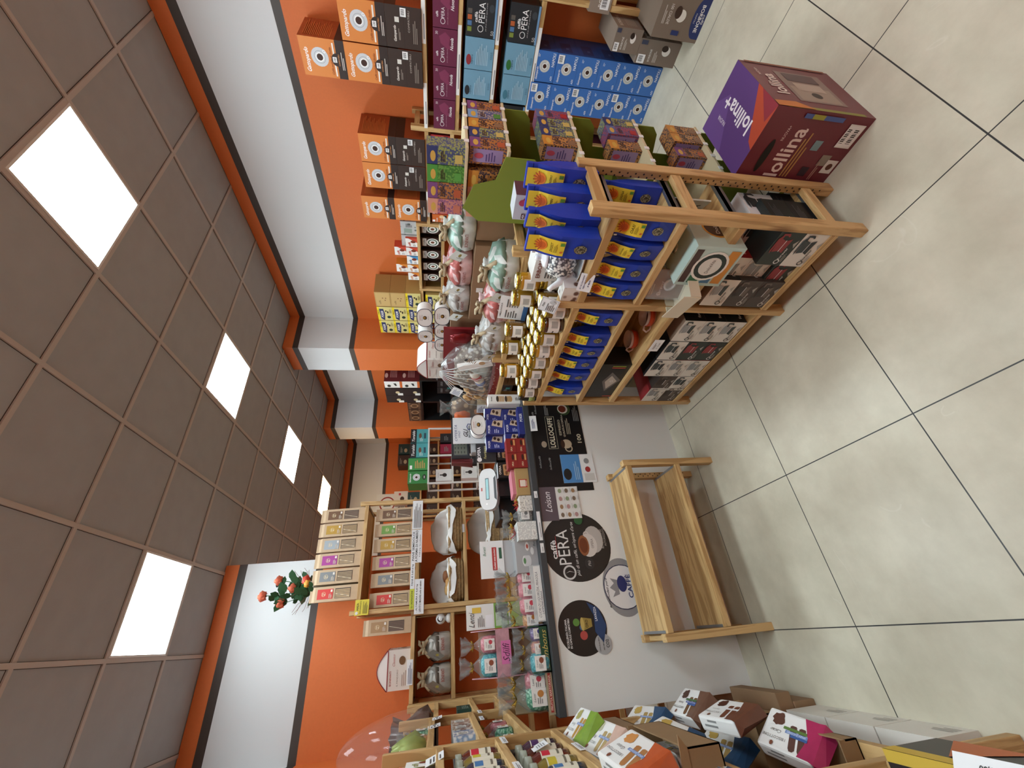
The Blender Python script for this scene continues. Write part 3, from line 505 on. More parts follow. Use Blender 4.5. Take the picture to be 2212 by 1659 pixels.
for bay, cols in (('near', ((.865, 'kd'), (1.022, 'dss'), (1.145, 'bbw'))), ('far', ((1.366, 'www'), (1.523, 'ddk'), (1.68, 'ssk'), (1.835, 'kb'), (1.96, 'bs')))):
    for ci, (y, ks) in enumerate(cols):
        for zi, k in enumerate(ks):
            z = (.1255 if bay == 'near' else .1305)+.107*zi
            if bay == 'near' and ci == 2: y = 1.118
            if bay == 'near' and ci == 1: y = .965
            if bay == 'near' and ci == 0: y = .812+.058 if 0 else .872
            yy = {('near', 0): .872, ('near', 1): 1.027, ('near', 2): 1.118}[(bay, ci)] if bay == 'near' else y
            if bay == 'near': yy = (.80+.076+.0, .955+.0, 1.11)[ci]
            if bay == 'near' and ci == 0: yy = .87 if False else .876-.005
            if bay == 'near' and ci == 1: continue
            moka(k, 1.160, yy if bay == 'near' else y, z, '%s box picturing %s, %s layer, %s stack from %s post' % (kn[k], pic[k], ORD[zi], ORD[ci if bay == 'far' else [0, 0, 1][ci]], 'near' if bay == 'near' else 'middle'))
for zi, k in enumerate('dss'): moka(k, 1.19 if zi else 1.175, 1.02-.0, .1255+.107*zi, '%s box picturing %s, %s layer, between the near stacks' % (kn[k], pic[k], ORD[zi]))
put('coffee_pot_box', mbox('k'), 1.36, .90, .1255, RW, 'white and black coffee pot box at the back of the near bay, lower one', 'coffee pot box')
put('coffee_pot_box', carton('mkbig', .15, .16, .15, '#d9dadb', moka_ops('#d9dadb', '#2c3032', '#2c3032', '#33312e'), right=moka_ops('#d9dadb', '#2c3032', '#2c3032', '#33312e')), 1.36, .90, .233, RW, 'white box with a black coffee pot seen between the near end posts', 'coffee pot box')
put('coffee_pot_box', mbox('b'), 1.40, 1.07, .1255, RW, 'brown coffee pot box in the dark at the back of the near bay', 'coffee pot box')
# bakery shape display boxes on the third shelf, near bay
dv = B(); dv.box(-.095, .095, -.11, .11, 0, .20, mat('#b8cfc8', .5))
dv.art((-.095, -.11, 0), (1, 0, 0), (0, 0, 1), [('r', .08, .82, .84, .14, '#4a3430'), ('r', .08, .56, .2, .22, '#2f6a4c'), ('r', .08, .3, .25, .2, '#4c7aa0'), ('r', .08, .06, .84, .2, '#c9842a'), ('e', .52, .5, .37, .37, '#e8e4dc'), ('e', .52, .5, .32, .32, '#1f2a26'), ('e', .52, .5, .23, .23, '#dcd8d0'), ('t', 'DolceVita', .52, .5, .34, .1, '#333333', 0, 0)], W=.19, H=.20)
dv.art((.095, -.11, 0), (0, 1, 0), (0, 0, 1), [('e', .5, .45, .26, .26, '#b8842c'), ('e', .5, .45, .22, .22, '#3c2414'), ('t', 'Dolce', .5, .45, .3, .08, '#d8d0c0')], W=.22, H=.20)
tag(dv.obj('gift_box', None, (1.245, .955, .4475), RW), 'pale green gift box with striped bands and a round black and white emblem', 'gift box')
# hanging blister packs and the metal baking tin
for i, (y, z, a, l) in enumerate(((1.10, .553, 15, 'brown blister card with a round white gasket, standing in front'), (.97, .60+.06, 8, 'brown blister card with a silver funnel, behind the gift box'), (1.02, .66+.0, 10, 'dark brown blister card at the back of the near bay'))):
    t = empty('blister_pack', (1.19+.05*i, y, .5535 if i == 0 else .65), RW+math.radians(a), l, 'blister pack')
    if i: t.location = (1.22+.06*i, y, .5535+.1*i-.1*i)
    c = B(); c.box(-.065, .065, -.002, .002, 0, .165, mat(['#7a4a2a', '#4a2c24', '#35221e'][i], .5)); c.art((-.065, -.002, 0), (1, 0, 0), (0, 0, 1), [('t', 'forever', .35, .62, .5, .1, '#e8e0d8', 1), ('ring', .14, .62, .05, .07, '#e8e0d8'), ('lines', .1, .8, .6, .12, 2, '#d8c8b8'), ('r', .62, .3, .22, .1, '#e4e0da')], W=.13, H=.165)
    c.obj('card', t)
    B().lathe([(.026, 0), (.028, .006), (.018, .008), (.018, .0)] if i != 1 else [(.034, 0), (.036, .012), (.030, .04), (.012, .055), (.010, .02), (.028, 0)], mat('#d8dadb', .25, .9 if i == 1 else 0), M=Matrix.Translation((.0, -.003, .07)) @ Matrix.Rotation(math.radians(90), 4, 'X'), seg=24).obj('gasket' if i != 1 else 'funnel', t)
    B().bbox(-.068, .068, -.018, -.0025, -.002, .168, mat('#e8eef0', .08, 0, 0, 30, .22), .008).obj('plastic_shell', t)
t = empty('product_tray', (1.145, 1.115, .548), RW-.25, 'cream moulded tray leaning out of the shelf in front of the middle post', 'tray')
b = B(); wall_ = [(-.085, -.06), (.085, -.06), (.085, .055), (-.085, .055)]
for k in range(4):
    a, c = wall_[k], wall_[(k+1) % 4]; d = Vector((c[0]-a[0], c[1]-a[1], 0)); n = Vector((d.y, -d.x, 0)).normalized()*.004
    z = .075 if k == 0 else .045; p = [Vector((*a, 0)), Vector((*c, 0))]
    b.add([p[0], p[1], p[1]+Vector((0, 0, z)), p[0]+Vector((0, 0, z)), p[0]+n, p[1]+n, p[1]+n+Vector((0, 0, z)), p[0]+n+Vector((0, 0, z))], [(0, 1, 2, 3), (7, 6, 5, 4), (3, 2, 6, 7), (0, 3, 7, 4), (1, 5, 6, 2)], mat('#d8cfb8', .5))
b.box(-.085, .085, -.06, .055, 0, .004, mat('#d8cfb8', .5)); b.obj('tray_body', t)
t.location.z = .553
sg = B(); sg.box(-.14, .14, -.003, .003, 0, .17, mat('#c4ccc6', .6)); sg.art((-.14, -.003, 0), (1, 0, 0), (0, 0, 1), [('t', 'IMBUTI', .42, .72, .6, .16, '#1c1c1c', 1), ('t', 'PER', .3, .48, .3, .16, '#1c1c1c', 1), ('t', 'CAFFETTIERA', .48, .22, .85, .16, '#1c1c1c', 1), ('e', .82, .85, .2, .2, '#3a3230')], W=.28, H=.17)
o = sg.obj('shelf_sign', None, (1.40, .93, .5535), RW-.5); tag(o, 'pale sign board lettered IMBUTI PER CAFFETTIERA behind the near post', 'sign')
# cups on saucers, far bay third shelf
def cupset(name_, x, y, z, a, l, c1, c2):
    t = empty('coffee_cup', (x, y, z), a, l, 'cup'); t.scale = (1.25, 1.25, 1.3)
    s = B(); s.lathe([(.03, 0), (.035, .001), (.075, .010), (.0765, .012), (.074, .0125), (.035, .005), (.0, .005)], mat('#cfc0c4', .25), seg=36); s.art((-.0, 0, .0062), (1, 0, 0), (0, 1, 0), [('p', [(.058*math.cos(q), .058*math.sin(q)) for q in [k*.16 for k in range(0, 14)]]+[(.03*math.cos(q), .03*math.sin(q)) for q in [k*.16 for k in range(13, -1, -1)]], c2)]); s.obj('saucer', t)
    k = B(); k.lathe([(.02, .0065), (.022, .007), (.034, .03), (.0385, .06), (.0375, .0605), (.033, .032), (.018, .012), (0, .012)], mat('#cdbfbf', .25), seg=32); k.obj('cup_body', t)
    k = B(); k.lathe([(.0352, .030), (.0375, .05), (.0395, .05), (.0372, .03)], mat(c1, .3), seg=32); k.obj('painted_band', t)['label'] = 'painted coloured band'
    B().tube([(.034+.0, 0, .05), (.052, 0, .052), (.06, 0, .04), (.05, 0, .026), (.031, 0, .024)], .004, mat('#cdbfbf', .25)).obj('handle', t)
cupset('a', 1.255, 1.375, .5205, 2.3, 'cup with an orange band on a pink and yellow saucer, nearer the middle post', '#c04a2c', '#b8a828')
cupset('b', 1.265, 1.565, .5205, 2.0, 'cup with an orange spot on a stacked yellow saucer, beside the black box', '#c04a2c', '#b8a828')
cc = B(); cc.box(-.045, .045, -.002, 0, 0, .05, mat('#e8eaea', .6)); cc.art((-.045, -.002, 0), (1, 0, 0), (0, 0, 1), [('t', '€ 10,00', .5, .3, .5, .2, '#444444'), ('lines', .2, .55, .6, .25, 2, '#666666')], W=.09, H=.05); tag(cc.obj('price_card', None, (1.152, 1.47, .49), RW), 'small white price card below the coffee cups', 'price card')
bk = B(); bk.box(-.17, .17, -.06, .06, 0, .19, mat('#1b1a1b', .35)); bk.art((-.17, -.06, 0), (1, 0, 0), (0, 0, 1), [('p', [(.2, .5), (.5, .75), (.78, .6), (.55, .2)], '#6a6562'), ('p', [(.28, .5), (.5, .66), (.68, .55), (.52, .3)], '#b8b0a4'), ('ring', .52, .47, .02, .026, '#eeeeee'), ('r', .03, .06, .02, .4, '#c8503c'), ('r', .94, .3, .02, .4, '#9aa83c'), ('r', .9, .3, .02, .4, '#c8503c'), ('lines', .6, .04, .36, .1, 2, '#dddddd')], W=.34, H=.19)
bk.box(-.17, .17, -.058, .058, .19, .215, mat('#57504c', .4)); bk.art((-.17, -.058, .19), (1, 0, 0), (0, 0, 1), [('t', 'AUTOGESTIONE', .5, .5, .5, .5, '#1a1a1a', 1)], W=.34, H=.025)
tag(bk.obj('organiser_box', None, (1.235, 1.84, .5205), RW), 'black box picturing a capsule organiser, on the far bay third shelf', 'box')
b2 = B(); b2.box(-.09, .09, -.08, .08, 0, .10, mat('#201f20', .4)); pass
# honey jars
GOLD = mat('#b59a3c', .25, .9)
def jar(c, lid=1):
    t = empty('honey_jar', (0, 0, -50), 0, 'honey jar', 'jar')
    j = B(); j.lathe([(.036, 0), (.0405, .006), (.0415, .02), (.0415, .078), (.038, .088), (.0355, .09)], mat(c, .08, 0, 0, 30, 1, 0, .0, .8), seg=24); j.obj('glass_body', t)
    L = B(); L.lathe([(.0385, .09), (.0395, .092), (.0395, .103), (.0375, .106), (.0, .1065)], GOLD, seg=28)
    L.art((0, 0, .1068), (1, 0, 0), (0, 1, 0), [('e', 0, 0, .031, .031, '#efecdc'), ('e', .0, .0, .012, .012, '#c8b870')]); L.obj('lid', t)
    p = B(); n = 14; a0, a1 = -2.9, -.25; q = [a0+(a1-a0)*k/n for k in range(n+1)]; p.add([(.0422*math.cos(a), .0422*math.sin(a), z) for z in (.022, .074) for a in q], [(k, k+1, n+2+k, n+1+k) for k in range(n)], mat('#e6e2dc', .5))
    p.add([(.0424*math.cos(a), .0424*math.sin(a), z) for z in (.03, .06) for a in q[8:13]], [(k, k+1, 6+k, 5+k) for k in range(4)], '#a9a8a4')
    p.add([(.0424*math.cos(a), .0424*math.sin(a), z) for z in (.045, .052) for a in q[2:7]], [(k, k+1, 6+k, 5+k) for k in range(4)], '#4a4440'); p.obj('label', t)['label'] = 'white paper label'
    return proto(t)
JR = [jar('#6b4a0e'), jar('#8a6a16'), jar('#3c1a08'), jar('#a8761a')]
jc = [1, 2, 3, 1, 0, 2, 3, 1]
for i in range(8):
    dup(JR[[0, 2, 1, 3, 1, 1, 2, 0][i]], (1.202, 1.29+.098*i, 1.0125), RW+.15*((i*3) % 5-2), 'honey jar with a white label in the front row, %s from the middle post' % ORD[i], 'honey jars, front row')
for r in range(2):
    for i in range(8 if r == 0 else 7):
        dup(JR[(i+r) % 4], (1.29+.087*r, 1.335+.095*i-.045*r, 1.0125), RW, 'honey jar in the %s row behind the front jars, %s from the middle post' % (['second', 'third'][r], ORD[i]), 'honey jars, %s row' % ['second', 'third'][r])
for i, (x, y) in enumerate(((1.377, 1.30), (1.377, 1.41), (1.377, 1.645), (1.377, 1.80), (1.29, 1.905))):
    dup(JR[[3, 1, 0, 1, 3][i]], (x, y, 1.1205), RW+.2*(i-2), 'honey jar stacked on top of the back rows, %s from the teapot side' % ORD[i], 'honey jars stacked on the second layer')
gj = B(); gj.lathe([(.02, 0), (.022, .004), (.022, .075), (.018, .085), (.018, .1), (0, .1)], mat('#1c1f1a', .2), seg=20); gj.lathe([(.0225, .01), (.0225, .045)], mat('#8a9a54', .5), seg=20); tag(gj.obj('spread_jar', None, (1.178, 2.016, 1.0125)), 'slim dark jar with a pale green label beside the far post', 'jar')
# teapots, tray, tea literature
PAT = speck('#55565a', '#e6e6e0', 95, .62, .2)
WHT = mat('#e6eaec', .15)
def teapot(x, y, z, a, l, s, m):
    t = empty('teapot', (x, y, z), a, l, 'teapot'); t.scale = (s, s, s)
    B().lathe([(.035, 0), (.04, .003), (.062, .02), (.074, .05), (.07, .08), (.052, .102), (.036, .108)], m, seg=32).obj('pot_body', t)
    b = B(); b.lathe([(.038, .108), (.04, .11), (.03, .12), (.012, .127), (.008, .13), (.012, .137), (.012, .146), (.004, .152), (0, .152)], WHT, seg=28); b.obj('lid', t)
    B().tube([(.062, 0, .045), (.09, 0, .06), (.105, 0, .085), (.118, 0, .1)], [.018, .013, .010, .009], WHT, 12).obj('spout', t)
    B().tube([(-.05, 0, .092), (-.085, 0, .105), (-.108, 0, .085), (-.105, 0, .055), (-.066, 0, .035)], .0065, WHT, 10).obj('handle', t)
    return t
tray = B(); tray.lathe([(.11, 0), (.13, .002), (.148, .012), (.15, .014), (.146, .015), (.128, .006), (0, .005)], mat('#dfe5e6', .18), seg=40, sq=(.72, 1)); tag(tray.obj('serving_plate', None, (1.305, 1.075, 1.006)), 'white oval serving plate under the patterned teapot', 'plate')
teapot(1.295, 1.09, 1.021, math.radians(150), 'round teapot with a mosaic pattern and white handle on the oval plate', 1.12, PAT)
teapot(1.385, .985, 1.0055, math.radians(200), 'white teapot with a grey flower print behind the blue tea bags', 1.05, speck('#dcdedc', '#8b8d8c', 60, .45, .2))
tc = B(); tc.lathe([(.03, 0), (.045, .02), (.048, .05), (.046, .05), (.04, .02), (0, .006)], speck('#dcdedc', '#5c665c', 60, .4, .2), seg=28); tag(tc.obj('sugar_bowl', None, (1.255, 1.165, 1.021-.015)), 'small white bowl with green rim pattern beside the teapot', 'bowl')
fb = B(); fb.box(-.04, .04, -.03, .03, 0, .07, speck('#e0ddd8', '#6a4a3c', 28, .42)); tag(fb.obj('infuser_box', None, (1.195, 1.165, 1.006), RW), 'white box with brown flowers in front of the teapot', 'box')
def card(name, w, h, x, y, z, rz, rx, ops, l, cat='price card', col='#e6e8ea'):
    b = B(); b.box(-w/2, w/2, -.0012, 0, 0, h, mat(col, .55)); b.art((-w/2, -.0012, 0), (1, 0, 0), (0, 0, 1), ops, W=w, H=h); o = b.obj(name, None, (x, y, z)); o.rotation_euler = (rx, 0, rz); return tag(o, l, cat)
card('price_card', .085, .055, 1.150, 1.085, .975, RW+.1, -.25, [('t', 'SET 7 PZ. CON VASSOIO', .5, .75, .8, .1, '#22306a', 1), ('t', 'TEIERA CON FILTRO', .5, .55, .7, .1, '#22306a', 1), ('t', '€ 48,00', .5, .25, .4, .14, '#22306a', 1)], 'white price card with dark blue print hanging on the island top shelf')
card('price_card', .10, .075, 1.146, 1.225, 1.085, RW-.2, -.35, [('r', .03, .04, .94, .015, '#222222'), ('r', .03, .94, .94, .015, '#222222'), ('r', .03, .04, .012, .9, '#222222'), ('r', .96, .04, .012, .9, '#222222'), ('t', 'Promo', .5, .8, .3, .14, '#222222', 1, 1), ('lines', .15, .15, .55, .5, 5, '#666666'), ('e', .8, .35, .12, .18, '#b8b8b8')], 'white framed leaflet with a teapot sketch clipped to the middle post')
bx = B(); bx.box(-.12, .12, -.06, .06, 0, .16, mat('#dcdad6', .5)); bx.art((-.12, -.06, 0), (1, 0, 0), (0, 0, 1), [('lines', .1, .2, .45, .5, 6, '#555555'), ('e', .78, .5, .16, .24, '#5a6a54'), ('e', .78, .5, .08, .12, '#c8ccc4'), ('t', 'ERBORI', .3, .85, .4, .12, '#7a3a2a', 1), ('r', .6, .1, .08, .5, '#333333')], W=.24, H=.16)
tag(bx.obj('teapot_box', None, (1.405, 1.15, 1.006), RW), 'white printed teapot box behind the plate, next to the honey jars', 'box')
cb_ = B(); cb_.box(-.10, .10, -.05, .05, 0, .075, mat('#d9dde0', .5)); cb_.art((-.1, -.05, 0), (1, 0, 0), (0, 0, 1), [('t', 'SPINA DI NATALE', .5, .8, .8, .1, '#444444'), ('lines', .1, .1, .8, .55, 5, '#666666'), ('r', .02, .02, .96, .1, '#3f6aa0')], W=.2, H=.075)
card('info_sheet', .17, .15, 1.445, 1.565, 1.115, RW, -.1, [('t', 'Il MIELE di ACACIA', .4, .92, .6, .06, '#555555', 1), ('lines', .08, .35, .35, .45, 5, '#666666'), ('lines', .55, .35, .35, .45, 5, '#666666'), ('r', 0, 0, 1, .16, '#3f6fa8')], 'white information sheet with a blue foot, leaning behind the honey jars', 'sheet')
# packed tall box with an infuser bottle
bb = B(); bb.box(-.052, .052, -.045, .045, 0, .285, mat('#c3c6cc', .45))
bb.art((-.052, -.045, 0), (1, 0, 0), (0, 0, 1), [('r', .28, 0, .5, .46, '#a4304c'), ('r', .32, .46, .42, .14, '#aab2b8'), ('r', .24, .6, .58, .14, '#4a5058'), ('r', .38, .3, .3, .14, '#4c1424'), ('e', .8, .85, .13, .05, '#9a2c4c'), ('e', .7, .9, .13, .05, '#b8405c'), ('e', .88, .8, .12, .05, '#2e4a4c'), ('t', 'Bottiglia', .2, .74, .28, .03, '#4a1420', 1), ('r', .05, .84, .22, .05, '#4a1420'), ('t', 'ASA', .16, .865, .18, .03, '#ffffff', 1)], W=.104, H=.285)
bb.art((.052, -.045, 0), (0, 1, 0), (0, 0, 1), [('r', 0, 0, 1, 1, '#5b3a44')], W=.09, H=.285)
tag(bb.obj('bottle_box', None, (1.405, .945+.0, 1.0055), RW), 'tall white box picturing a pink infuser bottle, beside the green stand', 'box')
bpy.data.objects[[o.name for o in S.objects if o.name.startswith('bottle_box')][0]].location = (1.43, .935, 1.0055)
# ================= cakes, cartons and gift baskets behind the island =================
CLR = mat('#b4baba', .08, 0, 0, 30, .16, 0, 0, 1)       # cellophane
GOLDR = mat('#c9a640', .3, .7)
def cake(body, cap, scale=1):
    t = empty('wrapped_cake', (0, 0, -50)); b = B()
    blob(b, [(.085, 0), (.096, .01), (.1, .05), (.095, .095), (.07, .125), (.035, .14), (.02, .15), (.03, .165), (.022, .17)], mat(body, .42, .15, .28, 14), sq=(1.24, .98), pw=.48, amp=.005, seed=len(body)+int(body[1], 16)); b.obj('wrapped_body', t)
    b = B(); b.art((-.07, -.1085, .02), (1, 0, 0), Vector((0, .0, 1)), [('t', 'BONIFANTI', .62, .35, .75, .3, '#8a3520', 1)], W=.14, H=.08); b.obj('lettering', t)
    c = B(); blob(c, [(.1005, .07), (.0985, .096), (.073, .127), (.036, .143)], mat(cap, .35, .2, .3, 18), sq=(1.24, .99), pw=.48, amp=.007, seed=3); c.obj('foil_top', t)
    r = B(); rb = mat('#b8a888', .7, 0, .08, 80)
    r.tube([(-.09, -.06, .12), (-.03, -.04, .152), (0, -.03, .16), (.04, -.04, .15), (.1, -.05, .115)], .013, rb, 6)
    for sx in (-1, 1): r.tube([(0, -.04, .162), (sx*.03, -.05, .185), (sx*.065, -.055, .185), (sx*.055, -.055, .162), (0, -.045, .158)], .010, rb, 6)
    r.obj('ribbon_bow', t)
    k = B(); p0 = Vector((-.085, -.122, .035)); u = Vector((.6, -.2, .62)).normalized(); v = Vector((-.5, -.35, .6)).normalized()
    k.add([p0, p0+u*.095, p0+u*.095+v*.06, p0+v*.06], [(0, 1, 2, 3), (3, 2, 1, 0)], mat('#e9e8e4', .5)); n = u.cross(v).normalized(); v2 = n.cross(u)
    k.art(p0, u, v2, [('e', .5, .4, .12, .12, '#a89a50'), ('lines', .1, .6, .6, .2, 2, '#777777')], W=.09, H=.055); k.obj('tag', t)
    return proto(t)
CK = {'grey': cake('#c4c5c3', '#a8a29c'), 'pink': cake('#d3b4b4', '#b5645f'), 'green': cake('#cdd2cc', '#86a596')}
kinds_ = (('green', 'second'), ('pink', 'middle'), ('grey', 'far'))
for i, (k, y) in enumerate((('green', 1.415), ('pink', 1.66), ('grey', 1.97-.03))):
    dup(CK[k], (1.60, y, 1.1855), RW-.25, 'cake in %s foil with a linen bow, on the shelf before the cartons' % k, 'ribboned cakes')
for i, (k, y) in enumerate((('green', 1.43), ('pink', 1.69), ('grey', 1.93))):
    dup(CK[k], (1.915, y, 1.3815), RW-.25, 'cake in %s foil with a linen bow, on top of the brown cartons' % k, 'ribboned cakes')
KR = mat('#8d6f52', .7, 0, .05, 20)
def kraft(x0, x1, y0, y1, z0, z1, l, ops=(), open_=0):
    b = B(); x, y = (x0+x1)/2, (y0+y1)/2
    b.bbox(-(x1-x0)/2, (x1-x0)/2, -(y1-y0)/2, (y1-y0)/2, 0, z1-z0, KR, .004)
    b.art((-(x1-x0)/2, (y1-y0)/2, 0), (0, -1, 0), (0, 0, 1), [('r', .0, .0, .0, .0, '#000000')]+list(ops), W=y1-y0, H=z1-z0)
    b.art((-(x1-x0)/2, -(y1-y0)/2, z1-z0), (1, 0, 0), (0, 1, 0), [('r', 0, .48, 1, .05, '#a8885f')], W=x1-x0, H=y1-y0)
    return tag(b.obj('cardboard_box', None, (x, y, z0)), l, 'cardboard box', 'brown cartons behind the island')
stamp = [('t', '6 PZ. 1000 g', .2, .75, .25, .12, '#6a4a34'), ('r', .42, .62, .06, .22, '#e0deda')]
for i, z in enumerate((0, .40, .80)): kraft(1.80, 2.10, 1.46, 2.06, z+.0005*i, z+.399, 'plain brown carton, %s from the floor in the pile behind the wrapped cakes' % ORD[i], stamp)
kraft(1.80, 2.10, 1.46, 2.06, 1.2005, 1.381, 'long brown carton with a white sticker, directly under the upper row of cakes', stamp)
for i, z in enumerate((0, .46, .92)): kraft(1.83, 2.12, 1.20, 1.45, z+.0005*i, z+.458, 'narrow brown carton, %s from the floor beside the green tea stand' % ORD[i], [('r', .2, .3, .2, .06, '#8a3a2a')])
for i, z in enumerate((0, .50, 1.0)): kraft(1.83, 2.12, 2.08, 2.52, z+.0005*i, z+.499, 'plain brown carton, %s from the floor in the pile under the white oval cases' % ORD[i])
for i, z in enumerate((0, .50, 1.0)): kraft(1.83, 2.12, 2.55, 2.93, z+.0005*i, z+.499, 'plain brown carton, %s from the floor in the pile under the white cake box' % ORD[i])
# white oval cake cases
def oval():
    t = empty('cake_case', (0, 0, -50)); n = 40; pts = []
    for i in range(n):
        a = 2*math.pi*i/n; ca, sa = math.cos(a), math.sin(a); pts.append((.075*math.copysign(abs(ca)**.75, ca), .052+.052*math.copysign(abs(sa)**(.75 if sa < 0 else 1), sa)))
    B().prism(pts, mat('#e4e2de', .4), (0, -.04, 0), (1, 0, 0), (0, 0, 1), (0, 1, 0), .08).obj('case_body', t)
    b = B(); b.tube([(x, -.041, z) for x, z in pts], .0022, mat('#22283c', .4), 5, True); b.tube([(x, .041, z) for x, z in pts], .0022, mat('#22283c', .4), 5, True); b.obj('edge_piping', t)
    b = B(); b.art((-.05, -.0402, .03), (1, 0, 0), (0, 0, 1), [('e', .5, .35, .16, .24, '#3a2a1c'), ('e', .5, .4, .1, .14, '#a0762c'), ('t', 'Pandorino', .5, .72, .5, .12, '#555555', 0, 1), ('t', 'BONIFANTI', .5, .95, .5, .09, '#b04a3a', 1), ('t', 'RECIOTO', .5, -.05, .5, .08, '#555555')], W=.1, H=.055); b.obj('printed_front', t)
    b = B(); b.tube([(-.018, 0, .103), (-.02, 0, .122), (0, 0, .13), (.02, 0, .122), (.018, 0, .103)], .003, mat('#22306a', .5), 6); b.obj('handle', t)
    return proto(t)
OV = oval()
for i, (y, z, a) in enumerate(((2.15, 0, .2), (2.30, 0, 0), (2.46, 0, 0), (2.17, .118, .2), (2.36, .118, -.1))):
    dup(OV, (1.93, y, 1.501+z), RW+a, 'white oval cake case, %s, on brown cartons' % ['nearest in the lower row', 'in the middle of the lower row', 'farthest in the lower row', 'nearer one of the upper pair', 'farther one of the upper pair'][i], 'cake case', ); 
hb = empty('cake_box', (1.95, 2.74, 1.501), RW, 'white and red house-shaped cake box with a curved lid, behind the gift basket', 'cake box')
def housebox(par):
    b = B(); b.box(-.13, .13, -.09, .09, 0, .17, mat('#d9d2ca', .45)); 
    for o, u, W in (((-.13, -.09, 0), (1, 0, 0), .26), ((.13, -.09, 0), (0, 1, 0), .18), ((-.13, .09, 0), (0, -1, 0), .18)):
        b.art(o, u, (0, 0, 1), [('t', 'BONIFANTI', .3, .85, .36, .08, '#a03a34', 1), ('t', 'IL PANDORO', .3, .55, .4, .06, '#7a6a60'), ('lines', .1, .1, .4, .3, 4, '#a8948a'), ('t', 'Classico', .74, .72, .3, .1, '#b0443c', 0, 1), ('e', .72, .35, .11, .14, '#6b4a28'), ('r', 0, .96, 1, .04, '#8a2028')], W=W, H=.17)
    b.obj('box_body', par)
    r = B(); n = 12; P = [(-.13+.26*k/n, .17+.075*math.sin(math.pi*k/n)) for k in range(n+1)]
    r.prism(P, mat('#ebe9e6', .4), (0, -.09, 0), (1, 0, 0), (0, 0, 1), (0, 1, 0), .18); r.obj('curved_lid', par)
    r = B(); r.tube([(x, -.091, z) for x, z in P], .003, mat('#8a2028', .5), 5); r.obj('red_edge', par)
housebox(hb)
# big cellophane gift basket
gb = empty('gift_basket', (1.65, 2.405, 1.1655), RW, 'big cellophane-wrapped gift basket with jars, ring biscuits and red foil', 'gift basket')
gb.scale = (.95, 1, 1.05)
b = B(); b.prism([(-.34, -.13), (.34, -.13), (.34, .12), (-.34, .12)], speck('#7a2424', '#b8a090', 45, .3), (0, 0, 0), (1, 0, 0), (0, 1, 0), (0, 0, 1), .045); b.box(-.33, .33, .09, .11, .045, .36, mat('#7c1c22', .3)); b.obj('red_tray', gb)
rnd = random.Random(4)
b = B()
for i in range(34):
    a, c = -.30+.30*rnd.random(), .03+.15*rnd.random(); M_ = Matrix.Translation((a-.02, -.09+.04*rnd.random(), c+.02)) @ Matrix.Rotation(rnd.random()*3, 4, 'Z') @ Matrix.Rotation(1.2+rnd.random(), 4, 'X')
    vs = [M_ @ Vector((.022*math.cos(t*.524), .022*math.sin(t*.524), 0)) for t in range(12)]; b.tube(vs, .009, mat('#c29a66', .6, 0, .1, 60), 7, True)
b.obj('ring_biscuits', gb)['label'] = 'golden ring-shaped biscuits'
for (x, c, z, l) in ((.0, '#b8322c', .13, 'jar with a red label'), (-.07, '#4a6ab0', .1, 'jar with a blue and orange label')):
    j = B(); j.lathe([(.034, 0), (.036, .01), (.036, .075), (.03, .085), (.0, .085)], mat('#d8cfc0', .3), M=Matrix.Translation((x, -.09, z)) @ Matrix.Rotation(1.2, 4, 'Y'), seg=18); j.lathe([(.0365, .02), (.0365, .055)], mat(c, .5), M=Matrix.Translation((x, -.09, z)) @ Matrix.Rotation(1.2, 4, 'Y'), seg=18); j.obj('packed_jar', gb)['label'] = l
b = B(); b.box(-.03, .03, -.005, .02, 0, .22, mat('#e6e4e0', .4), M=Matrix.Translation((.23, -.11, .06)) @ Matrix.Rotation(-.35, 4, 'Y'))
b.obj('cup_carton', gb)['label'] = 'slim white carton picturing stacked cups'
b = B(); b.art((.20, -.128, .07), (.94, 0, -.34), (.34, 0, .94), [('lines', .1, .55, .8, .3, 5, '#8a6a4a'), ('e', .5, .35, .34, .1, '#b8946c'), ('e', .5, .88, .25, .05, '#333333')], W=.06, H=.2); b.obj('cup_print', gb)
b = B(); blob(b, [(.05, 0), (.07, .03), (.05, .1), (.02, .13), (.035, .16)], mat('#b9c4be', .25, .3, .3, 25), c=(.1, -.07, .06), sq=(1.3, .7), seed=5); b.obj('foil_packet', gb)
b = B(); blob(b, [(.05, 0), (.06, .03), (.05, .09), (.03, .12)], mat('#7c1a20', .25, .4, .3, 20), c=(.29, .04, .20), sq=(1.0, .4), seed=8); b.obj('red_foil', gb)
b = B(); blob(b, [(.10, 0), (.115, .03), (.11, .12), (.08, .19), (.03, .24)], speck('#6a5648', '#b8ac9c', 34, .5), c=(.0, .0, .045), sq=(2.3, .85), pw=.7, amp=.012, seed=21); b.obj('wrapped_sweets', gb)
b = B()
for k in range(9):
    a = -.34+.68*k/8; b.tube([(a, -.135, .06), (a*.85+.01*math.sin(k), -.145, .16+.02*math.cos(3*k)), (a*.45, -.11, .29), (a*.08, -.05, .385)], [.001, .0022, .0026, .0015], mat('#e4eaea', .12, 0, 0, 30, .75), 4)
b.obj('cellophane_folds', gb)
b = B(); n = 26; rnd = random.Random(11); vs = []; fs = []; R_ = 9
for j in range(R_):
    tt = j/(R_-1); hw = .36*(1-tt)**.55*(1-.15*tt)+.02; hd = .15*(1-tt)+.012
    for i in range(n):
        a = 2*math.pi*i/n; q = .014*math.sin(9*a+j*1.7)+.010*rnd.uniform(-1, 1); vs.append((hw*math.copysign(abs(math.cos(a))**.7, math.cos(a))+q+.04*tt, -.02*tt+hd*math.copysign(abs(math.sin(a))**.7, math.sin(a))+q, .045+.33*tt+.008*rnd.uniform(-1, 1)))
